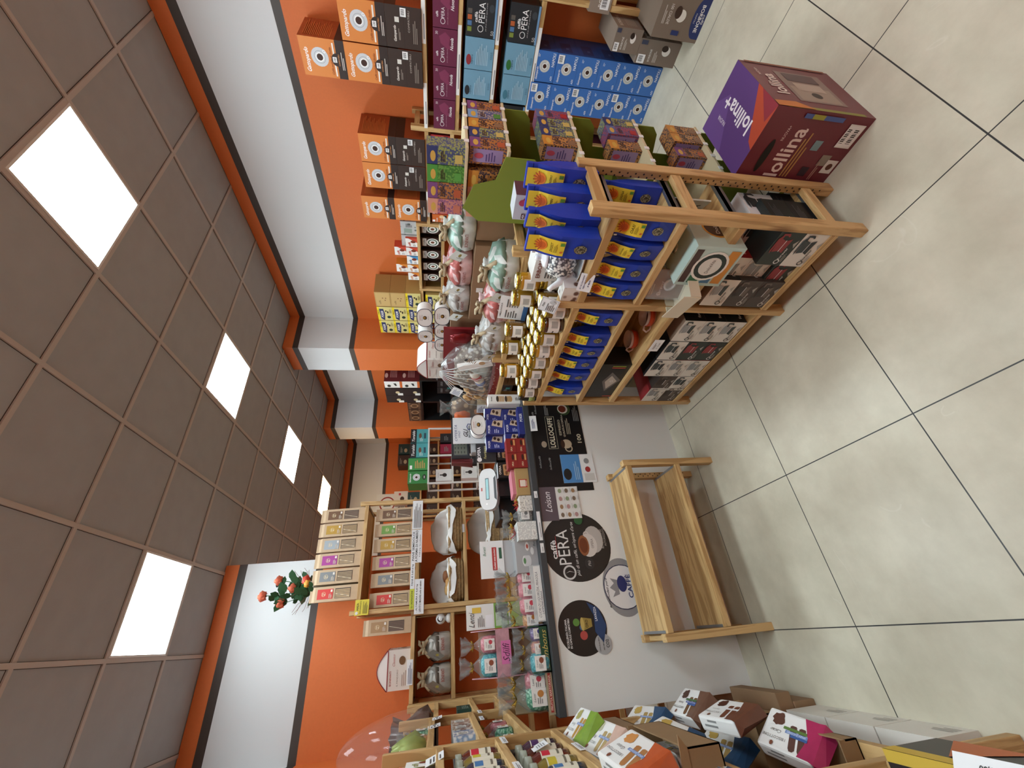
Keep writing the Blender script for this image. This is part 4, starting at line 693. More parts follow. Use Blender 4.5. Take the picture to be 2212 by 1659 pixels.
for j in range(R_-1):
    for i in range(n): fs.append((j*n+i, j*n+(i+1) % n, (j+1)*n+(i+1) % n, (j+1)*n+i))
b.add(vs, fs, CLR); b.obj('cellophane', gb)
b = B(); fan = [(0, 0, .37)]+[(.10*math.cos(a)*1.3, -.03+.03*math.sin(a*5), .40+.06*abs(math.sin(a))) for a in [k*.35 for k in range(10)]]
b.add(fan, [(0, k, k+1) for k in range(1, 10)], CLR); b.obj('cellophane_tuft', gb)
b = B(); b.box(-.045, .045, -.003, 0, 0, .07, mat('#e6e8e8', .5)); b.art((-.045, -.003, 0), (1, 0, 0), (0, 0, 1), [('lines', .1, .15, .8, .7, 6, '#7a8aa8')], W=.09, H=.07); o = b.obj('gift_tag', gb, (-.1, -.16, .24)); o.rotation_euler = (-.3, .3, 0)
# second basket (savoury bags) farther away
g2 = empty('gift_bag', (1.60, 3.08, 1.17), RW+.3, 'clear gift bag with orange and sliced snacks standing beyond the gift basket', 'gift bag'); g2.location = (1.62, 2.94, 1.1655); g2.scale = (1.1, 1.1, 1.05)
b = B(); b.box(-.11, .11, -.04, .04, 0, .10, mat('#c8b494', .5)); blob(b, [(.06, 0), (.09, .03), (.085, .14), (.05, .2)], speck('#6b5240', '#b89a78', 22, .5), c=(0, 0, .09), sq=(1.1, .5), seed=9); b.obj('bag_filling', g2)
b = B(); blob(b, [(.03, 0), (.045, .04), (.04, .09), (.02, .12)], mat('#d2622c', .35, 0, .2, 40), c=(-.045, -.04, .15), sq=(1.1, .5), seed=2); b.obj('orange_snacks', g2)
b = B()
for k in range(6): b.lathe([(.0, -.003), (.026, -.003), (.026, .003), (0, .003)], mat('#9a6034', .6), M=Matrix.Translation((-.05+.01*k, -.05, .04+.012*k)) @ Matrix.Rotation(1.1, 4, 'X'), seg=14)
b.obj('sliced_biscuits', g2)
b = B(); blob(b, [(.115, 0), (.125, .05), (.12, .2), (.08, .28), (.02, .32), (.07, .38)], CLR, sq=(1.0, .5), amp=.01, seed=6); b.obj('cellophane', g2)
b = B(); b.box(-.04, .04, -.002, 0, 0, .075, mat('#dfe3ec', .5)); b.art((-.04, -.002, 0), (1, 0, 0), (0, 0, 1), [('lines', .1, .1, .8, .8, 8, '#8a94b0')], W=.08, H=.075); b.obj('gift_tag', g2, (.06, -.075, .03))
# ================= goods on the counter =================
CT = 1.0225
def cput(name, me, x, y, l, cat, rz=0, z=CT, g=None): return put(name, me, x, y, z, rz, l, cat, g)
cput('cup_box', carton('cupb', .072, .07, .22, '#e8e7e3', [('e', .5, .3, .33, .06, '#c09a6c'), ('r', .2, .3, .6, .14, '#c09a6c'), ('e', .5, .44, .33, .04, '#4a3a2c')]+[('r', .2, .5+.05*k, .6, .035, '#c7a274') for k in range(4)]+[('e', .5, .71, .33, .04, '#3a3028'), ('lines', .3, .05, .4, .12, 3, '#777777'), ('t', 'forever', .5, .9, .5, .05, '#333333', 1)]), 1.385, 2.43, 'tall white box picturing paper cups, at the island end of the counter', 'box')
cput('coffee_box', carton('bnb', .075, .07, .20, '#2c211c', [('e', .5, .4, .25, .08, '#c8b89c'), ('e', .6, .65, .22, .08, '#8a7460'), ('lines', .2, .82, .6, .12, 2, '#c8b89c')]), 1.43, 2.55, 'dark box picturing coffee beans behind the tall cup box', 'box')
NV = '#26307a'
def nvbox(k, w, h): return carton('nv'+k, w, .07, h, NV, [('t', 'POKER', .35, .84, .55, .12, '#e8ecf8', 1), ('p', [(.45, .1), (.95, .05), (.95, .6), (.6, .7)], '#c8b49c'), ('e', .7, .3, .12, .08, '#3a2418'), ('e', .8, .5, .12, .08, '#3a2418'), ('lines', .08, .3, .3, .3, 3, '#c0c8e8')], right=[('lines', .2, .2, .6, .6, 4, '#8a98d0')], topcol='#dfe6f6')
for i, (x, y, z, a) in enumerate(((1.30, 2.50, 0, -.3), (1.19, 2.46, 0, .05), (1.09, 2.46, 0, -.05), (1.31, 2.50, .121, -.45), (1.20, 2.47, .121, -.2), (1.10, 2.52, .121, .1))):
    cput('biscuit_box', nvbox('a', .098, .12), x, y, 'navy blue sweets box with a beige picture, %s' % ['bottom layer, nearest the cup box', 'bottom layer, middle of three', 'bottom layer, beside the red boxes', 'upper layer, nearest the cup box', 'upper layer, middle of three', 'upper layer, beside the black packs'][i], 'sweets box', a, CT+z)
cput('display_tray', carton('nvt', .20, .06, .035, NV, [('t', 'POKER', .6, .5, .3, .6, '#e8ecf8', 1)]), 1.20, 2.385, 'low navy blue display tray at the front edge of the counter', 'tray')
tri = empty('leaflet_stand', (1.30, 2.72, CT), .1, 'black and white price poster lettered OFFERTA on a stand behind the blue boxes', 'sign')
b = B(); b.box(-.10, .12, 0, .006, .18, .45, mat('#e2e4e6', .5)); b.box(-.03, .03, 0, .05, 0, .2, mat('#2a2c30', .4)); b.art((-.10, 0, .18), (1, 0, 0), (0, 0, 1), [('t', 'OFFERTA', .4, .92, .7, .07, '#3a4a7a', 0, 1), ('t', 'VINO', .35, .83, .3, .05, '#3a4a7a', 0, 1), ('t', 'GLI', .4, .66, .3, .12, '#1c1c1c', 1, 1), ('t', 'BICCHIERI', .45, .56, .6, .05, '#1c1c1c', 1), ('t', '€ 1,70', .45, .48, .4, .05, '#1c1c1c', 1), ('p', [(.5, .05), (1, .05), (.98, .42)], '#1d2420'), ('e', .3, .22, .16, .12, '#b8bcc0'), ('e', .3, .22, .11, .08, '#e2e4e6')], W=.22, H=.27); b.obj('poster', tri)
RD = '#8c2420'
for i, x in enumerate((1.01, .955-.03)):
    pass
rd = carton('rd2', .098, .07, .062, RD, [('t', 'OPLA', .25, .5, .3, .4, '#f0d8b0', 1), ('e', .7, .45, .2, .12, '#3a1c10'), ('r', .5, .1, .4, .16, '#d8a060')])
for i, (x, z) in enumerate(((1.035, 0), (.935, 0), (1.035, .063), (.935, .063))): cput('snack_box', rd, x, 2.42, 'dark red snack box beside the kraft box, %s layer, %s' % (['lower', 'upper'][i//2], ['nearer the blue boxes', 'nearer the kraft box'][i % 2]), 'snack box', 0, CT+z)
wf = carton('wf', .10, .06, .085, '#1d1a18', [('t', 'OPERA', .5, .82, .6, .16, '#e8e0d0', 1), ('p', [(.1, .08), (.9, .08), (.85, .6), (.15, .55)], '#c09060'), ('e', .3, .34, .14, .1, '#7a5030'), ('e', .65, .36, .14, .1, '#7a5030')], topcol='#c8ccd0')
for i in range(2): cput('wafer_pack', wf, 1.05-.12*i, 2.56, 'black wafer pack picturing biscuits behind the red boxes, %s one' % ['nearer the blue boxes', 'nearer the sign'][i], 'wafer pack', -.1, CT)
for i in range(2): cput('wafer_pack', wf, 1.05-.12*i, 2.56, 'black wafer pack on top of another behind the red boxes, %s one' % ['nearer the blue boxes', 'nearer the sign'][i], 'wafer pack', -.1, CT+.0855)
b = B(); b.box(-.065, .065, -.005, .005, .0, .135, mat('#24262a', .5)); b.art((-.065, -.005, 0), (1, 0, 0), (0, 0, 1), [('t', 'OPERA', .5, .86, .6, .16, '#f0f0f0', 1), ('t', 'Fuoripasto', .5, .55, .7, .16, '#d8cf8a', 0, 1), ('e', .12, .85, .12, .12, '#e4e4e4')], W=.13, H=.135); b.box(-.065, .065, -.005, .06, -.0, .003, mat('#24262a', .5))
o = b.obj('counter_sign', None, (1.09, 2.66, CT+.171), 0); tag(o, 'black card sign lettered OPERA Fuoripasto above the wafer packs', 'sign'); o.location = (1.05, 2.53, CT+.172)
ov = dup(OV, (1.215, 2.47, CT+.2425), 0, 'white oval cake case with dark piping standing on the navy boxes', None, scale=(1, .7, .95)); ov['category'] = 'cake case'
kb_ = B(); kb_.bbox(-.085, .085, -.06, .06, 0, .085, mat('#b0925f', .6), .003); kb_.art((-.085, -.06, 0), (1, 0, 0), (0, 0, 1), [('r', .28, .18, .3, .6, '#b8402c'), ('r', .31, .3, .24, .4, '#e8d8c8'), ('t', 'SATISPAY', .43, .24, .2, .08, '#f4e0d0', 1)], W=.17, H=.085)
tag(kb_.obj('kraft_box', None, (.90, 2.455, CT)), 'small kraft box with a red framed sticker on the counter', 'box').location.x = .80
pk = B(); pk.box(-.08, .08, -.05, .05, 0, .02, mat('#c87a88', .5)); tag(pk.obj('pink_packet', None, (.80, 2.46, CT+.0855), .1), 'flat pink packet lying on the kraft box', 'packet')
lc = B(); lc.box(-.045, .045, -.05, .05, 0, .075, speck('#d9d6ce', '#a8a69c', 80, .4)); lc.art((-.045, -.05, 0), (1, 0, 0), (0, 0, 1), [('e', .5, .5, .25, .2, '#e8e4da'), ('lines', .3, .4, .4, .2, 2, '#999999')], W=.09, H=.075); tag(lc.obj('lace_box', None, (.665, 2.44, CT)), 'small lace-patterned favour box beside the kraft box', 'favour box')
def bow(b, c, r, m):
    c = Vector(c)
    for k in range(5):
        a = k*1.257; b.tube([c, c+Vector((r*math.cos(a), r*.5*math.sin(a)-.004, r*.7*abs(math.sin(a+.5))+.01)), c+Vector((r*1.1*math.cos(a+.5), r*.5*math.sin(a+.5)-.004, r*.4)), c], .0022, m, 5)
b = B(); bow(b, (0, 0, .0), .03, mat('#b8202c', .3, .2)); bow(b, (.02, 0, .0), .022, GOLDR); tag(b.obj('ribbon_bow', None, (.665, 2.44, CT+.077)), 'red and gold ribbon bow on the lace box', 'bow')
def candy_bag(key, col, dots, lab, h=.26, w=.05):
    t = empty('candy_bag', (0, 0, -50)); b = B(); blob(b, [(w*.9, 0), (w*1.06, .012), (w*1.08, h*.25), (w*.95, h*.4), (w*.55, h*.47)], speck(col, dots, 70, .55, .3), sq=(1, .72), pw=.8, amp=.002, seed=3); b.obj('sweets', t)
    b = B(); blob(b, [(w*.98, 0), (w*1.12, .01), (w*1.15, h*.28), (w*1.0, h*.45), (w*.35, h*.62), (w*.2, h*.68), (w*.4, h*.76), (w*.62, h*.86), (w*.7, h*.97), (w*.72, h)], CLR, sq=(1, .75), pw=.8, amp=lambda z: .004+.010*(z > h*.72), seed=5, seg=48, fr=11); b.obj('clear_bag', t)
    b = B(); bow(b, (0, -.01, h*.66), .03, GOLDR); b.obj('gold_ribbon', t)
    b = B(); b.box(-w*.65, w*.65, -w*.87, -w*.84, h*.12, h*.40, mat('#e9e6e2', .5)); b.art((-w*.65, -w*.87, h*.12), (1, 0, 0), (0, 0, 1), [('e', .7, .4, .2, .2, lab), ('lines', .15, .3, .4, .4, 3, '#888888'), ('t', 'Lenti', .5, .82, .5, .14, '#666666', 0, 1)], W=w*1.3, H=h*.28); b.obj('label', t)
    return proto(t)
CB = dict(pink=candy_bag('pink', '#c66a78', '#d98a94', '#c04050'), teal=candy_bag('teal', '#2c96a4', '#5cc0c8', '#8a4a34', .27, .062), lilac=candy_bag('lilac', '#5c4c80', '#8a78a8', '#3a3080', .26, .05), peach=candy_bag('peach', '#c89070', '#a86a78', '#8a5a3a', .26, .05), gold=candy_bag('gold', '#b87a3c', '#e0b070', '#b07030', .24, .045), grey=candy_bag('grey', '#7a7670', '#a8a49c', '#777777', .22, .05), green=candy_bag('green', '#2c8a6a', '#a0d8b8', '#c08040', .26, .06), choc=candy_bag('choc', '#4a302a', '#7a5a50', '#777777', .24, .055), blue=candy_bag('blue', '#5a86b8', '#b8cce0', '#777777', .22, .05))
def cbag(k, x, y, l, a=0, z=CT, s=1, g='sweets bags on the counter'): return dup(CB[k], (x, y, z), a, l, g, scale=s)
for i, x in enumerate((.60, .53)): cbag('grey', x, 2.44+.03*i, 'clear bag with grey sweets beside the patterned favour box, %s one' % ['right', 'left'][i], 0, CT, .8)
pb = B(); pb.box(-.05, .05, -.05, .05, 0, .11, speck('#c9ccca', '#e8eae6', 120, .5)); pb.art((-.05, -.05, 0), (1, 0, 0), (0, 0, 1), [('r', .2, .06, .35, .2, '#e8e8e4'), ('lines', .24, .1, .25, .1, 2, '#777777')], W=.10, H=.11); tag(pb.obj('favour_box', None, (.505+.005, 2.425, CT), 0), 'dotted pale favour box with bows next to the silver display', 'favour box').location = (.50, 2.40, CT)
b = B(); bow(b, (0, 0, 0), .035, mat('#b8202c', .3, .2)); bow(b, (.025, 0, .01), .03, GOLDR); bow(b, (-.025, 0, .005), .026, mat('#dfe0dc', .3)); blob(b, [(.02, 0), (.03, .03), (.015, .06), (.035, .09)], CLR, seed=4); tag(b.obj('ribbon_bow', None, (.50, 2.41, CT+.112)), 'red, gold and white ribbon cluster on the dotted favour box', 'bow')
# silver confetti display with open lid
cf = empty('confetti_display', (.385, 2.45, CT), .05, 'silver confetti display box with its printed lid standing open', 'display box')
b = B(); b.box(-.10, .10, -.05, .05, 0, .125, mat('#a5a8aa', .4)); b.art((-.10, -.05, 0), (1, 0, 0), (0, 0, 1), [('e', .3, .62, .14, .1, '#d8dcdc'), ('r', .16, .42, .28, .2, '#c8ccce'), ('e', .3, .42, .14, .1, '#c8ccce'), ('e', .3, .62, .08, .06, '#5c8a5c'), ('e', .68, .45, .12, .09, '#e0e0de'), ('e', .68, .45, .06, .05, '#b85a4a'), ('e', .55, .24, .1, .08, '#d8dcdc'), ('t', 'Buratti', .8, .12, .26, .1, '#3a4a4a', 0, 1)], W=.20, H=.125); b.obj('box_body', cf)
b = B(); b.prism([(-.10, .125), (.10, .125), (.10, .18), (-.10, .18)], mat('#b4b7b8', .4), (0, .045, 0), (1, 0, 0), (0, 0, 1), (0, 1, 0), .004); b.box(-.10, .10, .04, .045, .18, .315, mat('#e4e6e6', .5)); b.art((-.10, .04, .18), (1, 0, 0), (0, 0, 1), [('r', .2, .3, .62, .2, '#b03a38'), ('t', 'Confetti senza zucchero', .51, .4, .56, .12, '#f4eeee', 1), ('t', 'Buratti', .72, .82, .26, .14, '#3a7a5a', 0, 1), ('r', .5, .08, .3, .12, '#2f5a44')], W=.20, H=.135); b.obj('open_lid', cf)
# pink sweets in a tray with hand-written card
tr = B(); tr.box(-.135, .135, -.065, -.06, 0, .06, mat('#d8dcdc', .2, 0, 0, 30, .5)); tr.box(-.135, .135, -.065, .065, 0, .004, mat('#d8dcdc', .4)); tr.art((-.13, -.066, .002), (1, 0, 0), (0, 0, 1), [('r', .0, .0, .96, .7, '#e8e8e4'), ('t', 'CUORI DI LIQUIRIZIA, FRAGOLA', .45, .42, .8, .3, '#4a4a5a', 0, 1), ('t', 'LAMPONE PANNA', .3, .15, .4, .18, '#4a4a5a', 0, 1)], W=.27, H=.055); tag(tr.obj('display_tray', None, (.185, 2.445, CT)), 'clear tray with a handwritten card in front of the pink sweets', 'tray')
for i, x in enumerate((.275, .205, .13)): cbag('pink', x, 2.455, 'clear bag of pink sweets with a gold ribbon, %s from the silver display' % ORD[i], 0, CT+.0045, .92, 'pink sweets bags')
cbag('gold', .065, 2.47, 'clear bag of golden twisted sweets beside the green squares leaflet', 0, CT+.0045, .9)
b = B(); b.box(-.06, .06, -.002, .002, 0, .40, mat('#dfe1dd', .5)); b.art((-.06, -.002, 0), (1, 0, 0), (0, 0, 1), [('r', .0, .42, 1, .2, '#7aa848'), ('r', .08, .44, .84, .16, '#b8c8b0'), ('r', .05, .64, .5, .1, '#e8eaec'), ('r', .62, .42, .3, .18, '#4a4a44'), ('t', 'Lenti', .4, .93, .6, .09, '#333333', 0, 1), ('lines', .1, .76, .5, .1, 4, '#8a8a8a'), ('r', .66, .8, .22, .12, '#d8b84a'), ('r', .0, .2, 1, .2, '#a8c070')], W=.12, H=.40)
tag(b.obj('leaflet', None, (.105, 2.56, CT), 0), 'tall leaflet lettered Lenti with green photo squares behind the pink sweets', 'leaflet')
# green bonbons display
bd = empty('bonbon_display', (-.065, 2.45, CT), 0, 'two-tier sweets display, pink above and dark green below, lettered Bonbons', 'display box')
b = B(); gd = mat('#1d4a34', .45); b.box(-.10, .10, -.07, -.064, 0, .045, gd); b.box(-.10, -.094, -.07, .07, 0, .09, gd); b.box(.094, .10, -.07, .07, 0, .09, gd); b.box(-.10, .10, -.07, .07, 0, .004, gd); b.art((-.10, -.07, 0), (1, 0, 0), (0, 0, 1), [('t', 'Bonbons', .5, .5, .8, .6, '#c8b060', 0, 1)], W=.2, H=.045); b.obj('lower_tray', bd)
b = B(); pg = mat('#b88a94', .5, 0, .25, 30); b.box(-.10, .10, .0, .1, .235, .24, mat('#8a6a50', .6)); b.box(-.10, .10, -.004, 0, .19, .26, pg); b.box(-.10, .10, .096, .10, 0, .34, mat('#a88a70', .6)); b.prism([(0, 0), (.1, 0), (.1, .38), (.07, .36), (.0, .26)], pg, (-.104, 0, 0), (0, 1, 0), (0, 0, 1), (1, 0, 0), .004); b.prism([(0, 0), (.1, 0), (.1, .38), (.07, .36), (.0, .26)], pg, (.10, 0, 0), (0, 1, 0), (0, 0, 1), (1, 0, 0), .004)
b.art((-.05, -.004, .185), (1, 0, 0), (0, 0, 1), [('r', 0, 0, 1, 1, '#d070a8'), ('t', 'Sdilfi', .5, .5, .8, .7, '#4a1c3a', 0, 1)], W=.1, H=.05); b.obj('upper_tray', bd)
for i, (k, x) in enumerate((('lilac', .065), ('peach', 0), ('teal', -.06))): cbag(k, -.065+x, 2.415, '%s sweets in a clear bag in the green lower display tray' % {'lilac': 'dark lilac', 'peach': 'peach and rose', 'teal': 'turquoise'}[k], 0, CT+.0045, (.70, .70, .66) if k != 'teal' else (.78, .8, .72))
for i, (k, x) in enumerate((('pink', .04), ('teal', -.05))): cbag(k, -.065+x, 2.50, '%s sweets in a clear bag on the pink upper display tier' % ['rose', 'turquoise'][i], 0, CT+.2405, .75)
# kraft tray at the left end
kt = empty('display_tray', (-.245, 2.47, CT), .0, 'kraft display tray with a red printed front at the left end of the counter', 'tray')
b = B(); km = mat('#a8987c', .6); b.box(-.085, .085, -.08, -.076, 0, .035, km); b.box(-.085, .085, .076, .08, 0, .17, km); b.prism([(-.08, 0), (.08, 0), (.08, .17), (-.05, .04), (-.08, .035)], km, (.081, 0, 0), (0, 1, 0), (0, 0, 1), (1, 0, 0), .004); b.box(-.085, .085, -.08, .08, 0, .003, km); b.art((-.085, -.08, 0), (1, 0, 0), (0, 0, 1), [('r', .05, .3, .9, .4, '#a83a30'), ('t', 'FRUTTA MARTORANA', .5, .5, .8, .3, '#e8c8b8', 1)], W=.17, H=.035); b.obj('tray_body', kt)
for i, (x, k) in enumerate(((-.20, 'pink'), (-.26, 'green'))): cbag(k, x, 2.455, 'clear bag of %s sweets in the kraft tray' % ['rose', 'green foil'][i], 0, CT+.0035, (.9, .95, 1.0))
# card terminal on the till
ps = empty('card_terminal', (.83, 2.62, CT), -.05, 'white rounded card terminal with a pale blue screen behind the favour boxes', 'card terminal')
b = B(); M_ = Matrix.Translation((0, 0, .225)) @ Matrix.Rotation(math.radians(-25), 4, 'X')
n = 30; P = [(.135*math.copysign(abs(math.cos(a))**.6, math.cos(a)), .062*math.copysign(abs(math.sin(a))**.7, math.sin(a))) for a in [2*math.pi*k/n for k in range(n)]]
b.prism(P, mat('#dfe2e2', .25), (0, -.02, 0), (1, 0, 0), (0, 0, 1), (0, 1, 0), .05, M_); b.obj('housing', ps)
b = B(); b.art((-.135, -.0205, -.06), (1, 0, 0), (0, 0, 1), [('r', .24, .44, .52, .2, '#5a7078'), ('r', .26, .47, .48, .14, '#a8dce0'), ('r', .46, .82, .08, .07, '#b85048'), ('e', .14, .6, .02, .02, '#ffffff'), ('p', [(.2, .03), (.8, .03), (.74, .16), (.26, .16)], '#4a4e52')], M_, W=.27, H=.12); b.obj('screen', ps)['label'] = 'pale blue display screen'
B().box(-.05, .05, -.01, .05, 0, .19, mat('#1c1d20', .4)).obj('stand', ps)
tl = B(); tl.bbox(-.2, .2, -.12, .12, 0, .16, mat('#1e1f22', .4), .01); tl.obj; tag(tl.obj('cash_register', None, (.85, 2.82, CT)), 'black till standing behind the white card terminal', 'till')
# customer display / monitor
mo = empty('till_monitor', (1.28, 2.78, CT), .0, 'dark till monitor with a receipt printer below it, turned to the customer', 'monitor')
b = B(); b.box(-.17, .15, -.012, .012, .33, .46, mat('#2a2b30', .35)); b.art((-.17, -.012, .33), (1, 0, 0), (0, 0, 1), [('r', .06, .1, .42, .8, '#3a3f44'), ('r', .09, .14, .34, .72, '#6f7468')]+[('r', .12+.1*i, .25+.17*j, .06, .07, '#4a4f48') for i in range(3) for j in range(4)]+[('r', .7, .1, .25, .38, '#c8a088')], W=.32, H=.13); b.box(-.02, .02, .012, .05, 0, .4, mat('#2a2b30', .35)); b.obj('screen_panel', mo)
b = B(); b.bbox(-.14, .02, -.05, .03, .19, .32, mat('#b9bbbc', .35), .006); b.art((-.14, -.05, .19), (1, 0, 0), (0, 0, 1), [('r', .1, .3, .5, .5, '#8e9092'), ('r', .15, .1, .6, .2, '#d8dce8'), ('e', .82, .75, .1, .1, '#2a2a2a')], W=.16, H=.13); b.obj('printer', mo)
b = B(); b.add([(-.18, -.01, .46), (-.18, .1, .44), (-.20, .1, .3), (-.19, -.01, .33)], [(0, 1, 2, 3), (3, 2, 1, 0)], mat('#6b2a2c', .4)); b.box(-.20, -.17, 0, .05, .31, .46, mat('#6b2a2c', .4)); b.obj('red_case', mo)
card('price_card', .11, .075, 1.17, 2.343, .94, .0, -.1, [('t', 'CIOCCOLATINI', .5, .7, .7, .12, '#3a4a7a', 1), ('lines', .15, .2, .7, .3, 3, '#6a7aa0')], 'white price card taped to the dark worktop edge above the black poster')
for i, (x, wd) in enumerate(((.70, .04), (.52, .16), (.40, .05), (1.36, .06))): card('price_strip', wd, .02, x, 2.3445, .995, 0, 0, [('lines', .1, .3, .8, .4, 1, '#777777')], 'small white price strip on the worktop edge, %s' % ['above the black poster', 'above the cake leaflet', 'left of the cake leaflet', 'below the cup box'][i], 'price strip')
# --- posters and stickers on the counter front ---
def panel(name, x0, x1, z0, z1, col, ops, l, cat='poster', y=2.3595):
    b = B(); b.box(x0, x1, y-.0015, y, z0, z1, mat(col, .4)); b.art((x0, y-.0015, z0), (1, 0, 0), (0, 0, 1), ops, W=x1-x0, H=z1-z0); return tag(b.obj(name), l, cat)
PC = [('e', .9, .30, .075, .13, '#3a5030'), ('e', .9, .32, .055, .1, '#d8d4cc'), ('e', .9, .33, .042, .075, '#6a2c1c'), ('t', 'LOLLOCAFFE', .627, .61, .34, .1, '#d8d0b8', 1), ('r', .44, .69, .37, .006, '#a8a08c'), ('r', .44, .52, .37, .006, '#a8a08c'), ('r', .44, .52, .004, .17, '#a8a08c'), ('r', .806, .52, .004, .17, '#a8a08c'),
 ('t', 'ESPRESSO', .68, .44, .2, .045, '#b8b09c', 1), ('t', 'QUALITÀ IN CAPSULA', .70, .37, .26, .05, '#c8c0ac', 1), ('lines', .6, .24, .2, .09, 3, '#a8a08c'), ('t', '100', .55, .1, .1, .08, '#d8d0b8', 1), ('e', .49, .36, .05, .10, '#b8a890'), ('e', .49, .43, .045, .04, '#3a2418'), ('ring', .44, .33, .028, .04, '#b8a890'), ('e', .49, .78, .035, .05, '#9a8a78'), ('t', 'lollocaffè', .9, .86, .13, .035, '#9a9a9a', 0, 1), ('t', 'lollocaffè', .8, .92, .13, .035, '#9a9a9a', 0, 1), ('t', 'lollocaffè', .28, .72, .13, .035, '#9a9a9a', 0, 1), ('t', 'lollocaffè', .3, .9, .13, .035, '#9a9a9a', 0, 1), ('lines', .75, .04, .2, .12, 4, '#8a8a8a'), ('lines', .82, .62, .14, .08, 3, '#8a8a8a')]
panel('poster', .715, 1.345, .63, .985, '#131215', PC+[('r', .0, .985, 1, .015, '#4a4a4a')], 'black coffee poster lettered LOLLOCAFFE on the counter front, half behind the island')
panel('poster', .765, .95, .60, .815, '#e2e4e4', [('r', 0, .42, 1, .58, '#4c86c0'), ('e', .3, .85, .2, .12, '#1c1c1c'), ('r', .06, .05, .25, .3, '#c8c8c4'), ('e', .45, .22, .1, .08, '#a03030'), ('e', .75, .22, .1, .08, '#888888'), ('lines', .1, .5, .7, .16, 3, '#9ac0e0')], 'small blue and white poster overlapping the corner of the black one', y=2.357)
panel('leaflet', .545, .745, .88, 1.0, '#5c5058', [('t', 'Loison', .55, .45, .6, .5, '#e8e4e8', 0, 1), ('t', 'TUTTI I DOLCI', .2, .9, .3, .1, '#a89aa4')], 'mauve leaflet header lettered Loison hanging from the worktop', 'leaflet', 2.356)
panel('leaflet', .552, .742, .74, .88, '#dcdcda', [('e', .12+.25*i, .82-.3*j, .07, .075, ['#7a6a5a', '#9a7a5a', '#b08a8a', '#8a9a7a'][(i+j) % 4]) for i in range(4) for j in range(3)]+[('lines', .06+.25*i, .63-.3*j, .16, .05, 2, '#9a9a9a') for i in range(4) for j in range(3)], 'white leaflet with rows of small cake photos below the mauve header', 'leaflet', 2.356)
def disc(x, z, rx, rz_, col, ops, l, y=2.3592, nb=0):
    b = B(); n = 48; vs = [(x+rx*math.cos(2*math.pi*k/n), y, z+rz_*math.sin(2*math.pi*k/n)) for k in range(n)]+[(x+rx*math.cos(2*math.pi*k/n), y+.0006, z+rz_*math.sin(2*math.pi*k/n)) for k in range(n)]
    b.add(vs, [tuple(range(n))]+[(k, n+k, n+(k+1) % n, (k+1) % n) for k in range(n)], mat(col, .35)); b.art((x-rx, y, z-rz_), (1, 0, 0), (0, 0, 1), ops, W=2*rx, H=2*rz_); return tag(b.obj('sticker'), l, 'sticker')
disc(.40, .80, .185, .20, '#1e1d1f', [('ring', .14, .66, .075, .1, '#c9c9c9'), ('p', [(.13, .58), (.16, .66), (.13, .72), (.15, .66)], '#c9c9c9'), ('t', 'caffè', .47, .84, .28, .08, '#e8e8e8', 1), ('t', 'PERA', .5, .7, .5, .17, '#dcdcdc'), ('r', .36, .795, .3, .006, '#b03030'), ('t', "più di un caffè, un'opera d'arte", .47, .53, .78, .06, '#dcdcdc', 0, 1), ('e', .58, .24, .2, .14, '#b5b1ae'), ('e', .5, .33, .17, .13, '#cfcac6'), ('e', .5, .4, .15, .08, '#8a5634'), ('e', .5, .4, .11, .06, '#6a3418'), ('ring', .66, .34, .03, .045, '#cfcac6'), ('t', 'OPERA', .52, .27, .14, .04, '#7a7470'), ('t', 'RIVENDITORE', .58, .12, .28, .035, '#b8b4b0'), ('t', 'AUTORIZZATO', .6, .075, .26, .035, '#b8b4b0'), ('e', .88, .42, .07, .07, '#2c5a34'), ('e', .24, .36, .08, .07, '#2c2c2e'), ('t', 'Più', .24, .36, .08, .04, '#b8b8b8', 0, 1)], 'large round black sticker lettered caffè OPERA with a white cup')
disc(.005, .84, .125, .13, '#1c1817', [('t', 'ECCELLENZA ITALIANA', .42, .84, .5, .045, '#e8e8e8', 1), ('t', 'IN CAPSULE COMPATIBILI', .42, .78, .52, .045, '#e8e8e8', 1), ('e', .6, .62, .07, .07, '#5c8a3c'), ('e', .36, .5, .08, .08, '#b04a44'), ('e', .5, .52, .05, .05, '#3a5a80'), ('p', [(.44, .5), (.68, .5), (.64, .3), (.5, .3)], '#9a8440'), ('e', .56, .5, .12, .04, '#c0aa60'), ('t', 'ORO', .56, .41, .14, .07, '#3a2c10', 1), ('p', [(.2, .12), (.5, .01), (.82, .12), (.95, .35), (.7, .24), (.4, .26)], '#24406c'), ('t', 'LAVAZZA', .72, .2, .26, .05, '#e8ecf4', 1)], 'round black sticker lettered ECCELLENZA ITALIANA with coloured capsules')
disc(-.075, .745, .045, .045, '#a8a8aa', [('t', 'CAPSULE IN ALLUMINIO', .5, .74, .7, .1, '#2a2a2a', 1), ('t', 'ZERO IMPATTO DI', .5, .5, .6, .1, '#2a2a2a', 1), ('t', 'CO2', .5, .26, .4, .18, '#2a2a2a', 1)], 'small round grey sticker lettered ZERO IMPATTO DI CO2', 2.357)
disc(.175, .575, .145, .115, '#8e8f93', [('ring', .5, .5, .37, .385, '#2a3050'), ('e', .5, .5, .37, .37*1.26, '#dfe1e4'), ('t', 'accomodati pure', .42, .9, .5, .07, '#3a3c44', 1, 1), ('p', [(.38, .62), (.62, .62), (.66, .8), (.57, .72), (.5, .84), (.43, .72), (.34, .8)], '#8a8c92'), ('e', .55, .52, .14, .12, '#24306a'), ('t', 'CAFFÈ', .5, .36, .4, .14, '#24306a', 1)], 'round grey and white sticker with a crown, partly behind the empty shelf')
for i, x in enumerate((1.35, .72)): pass
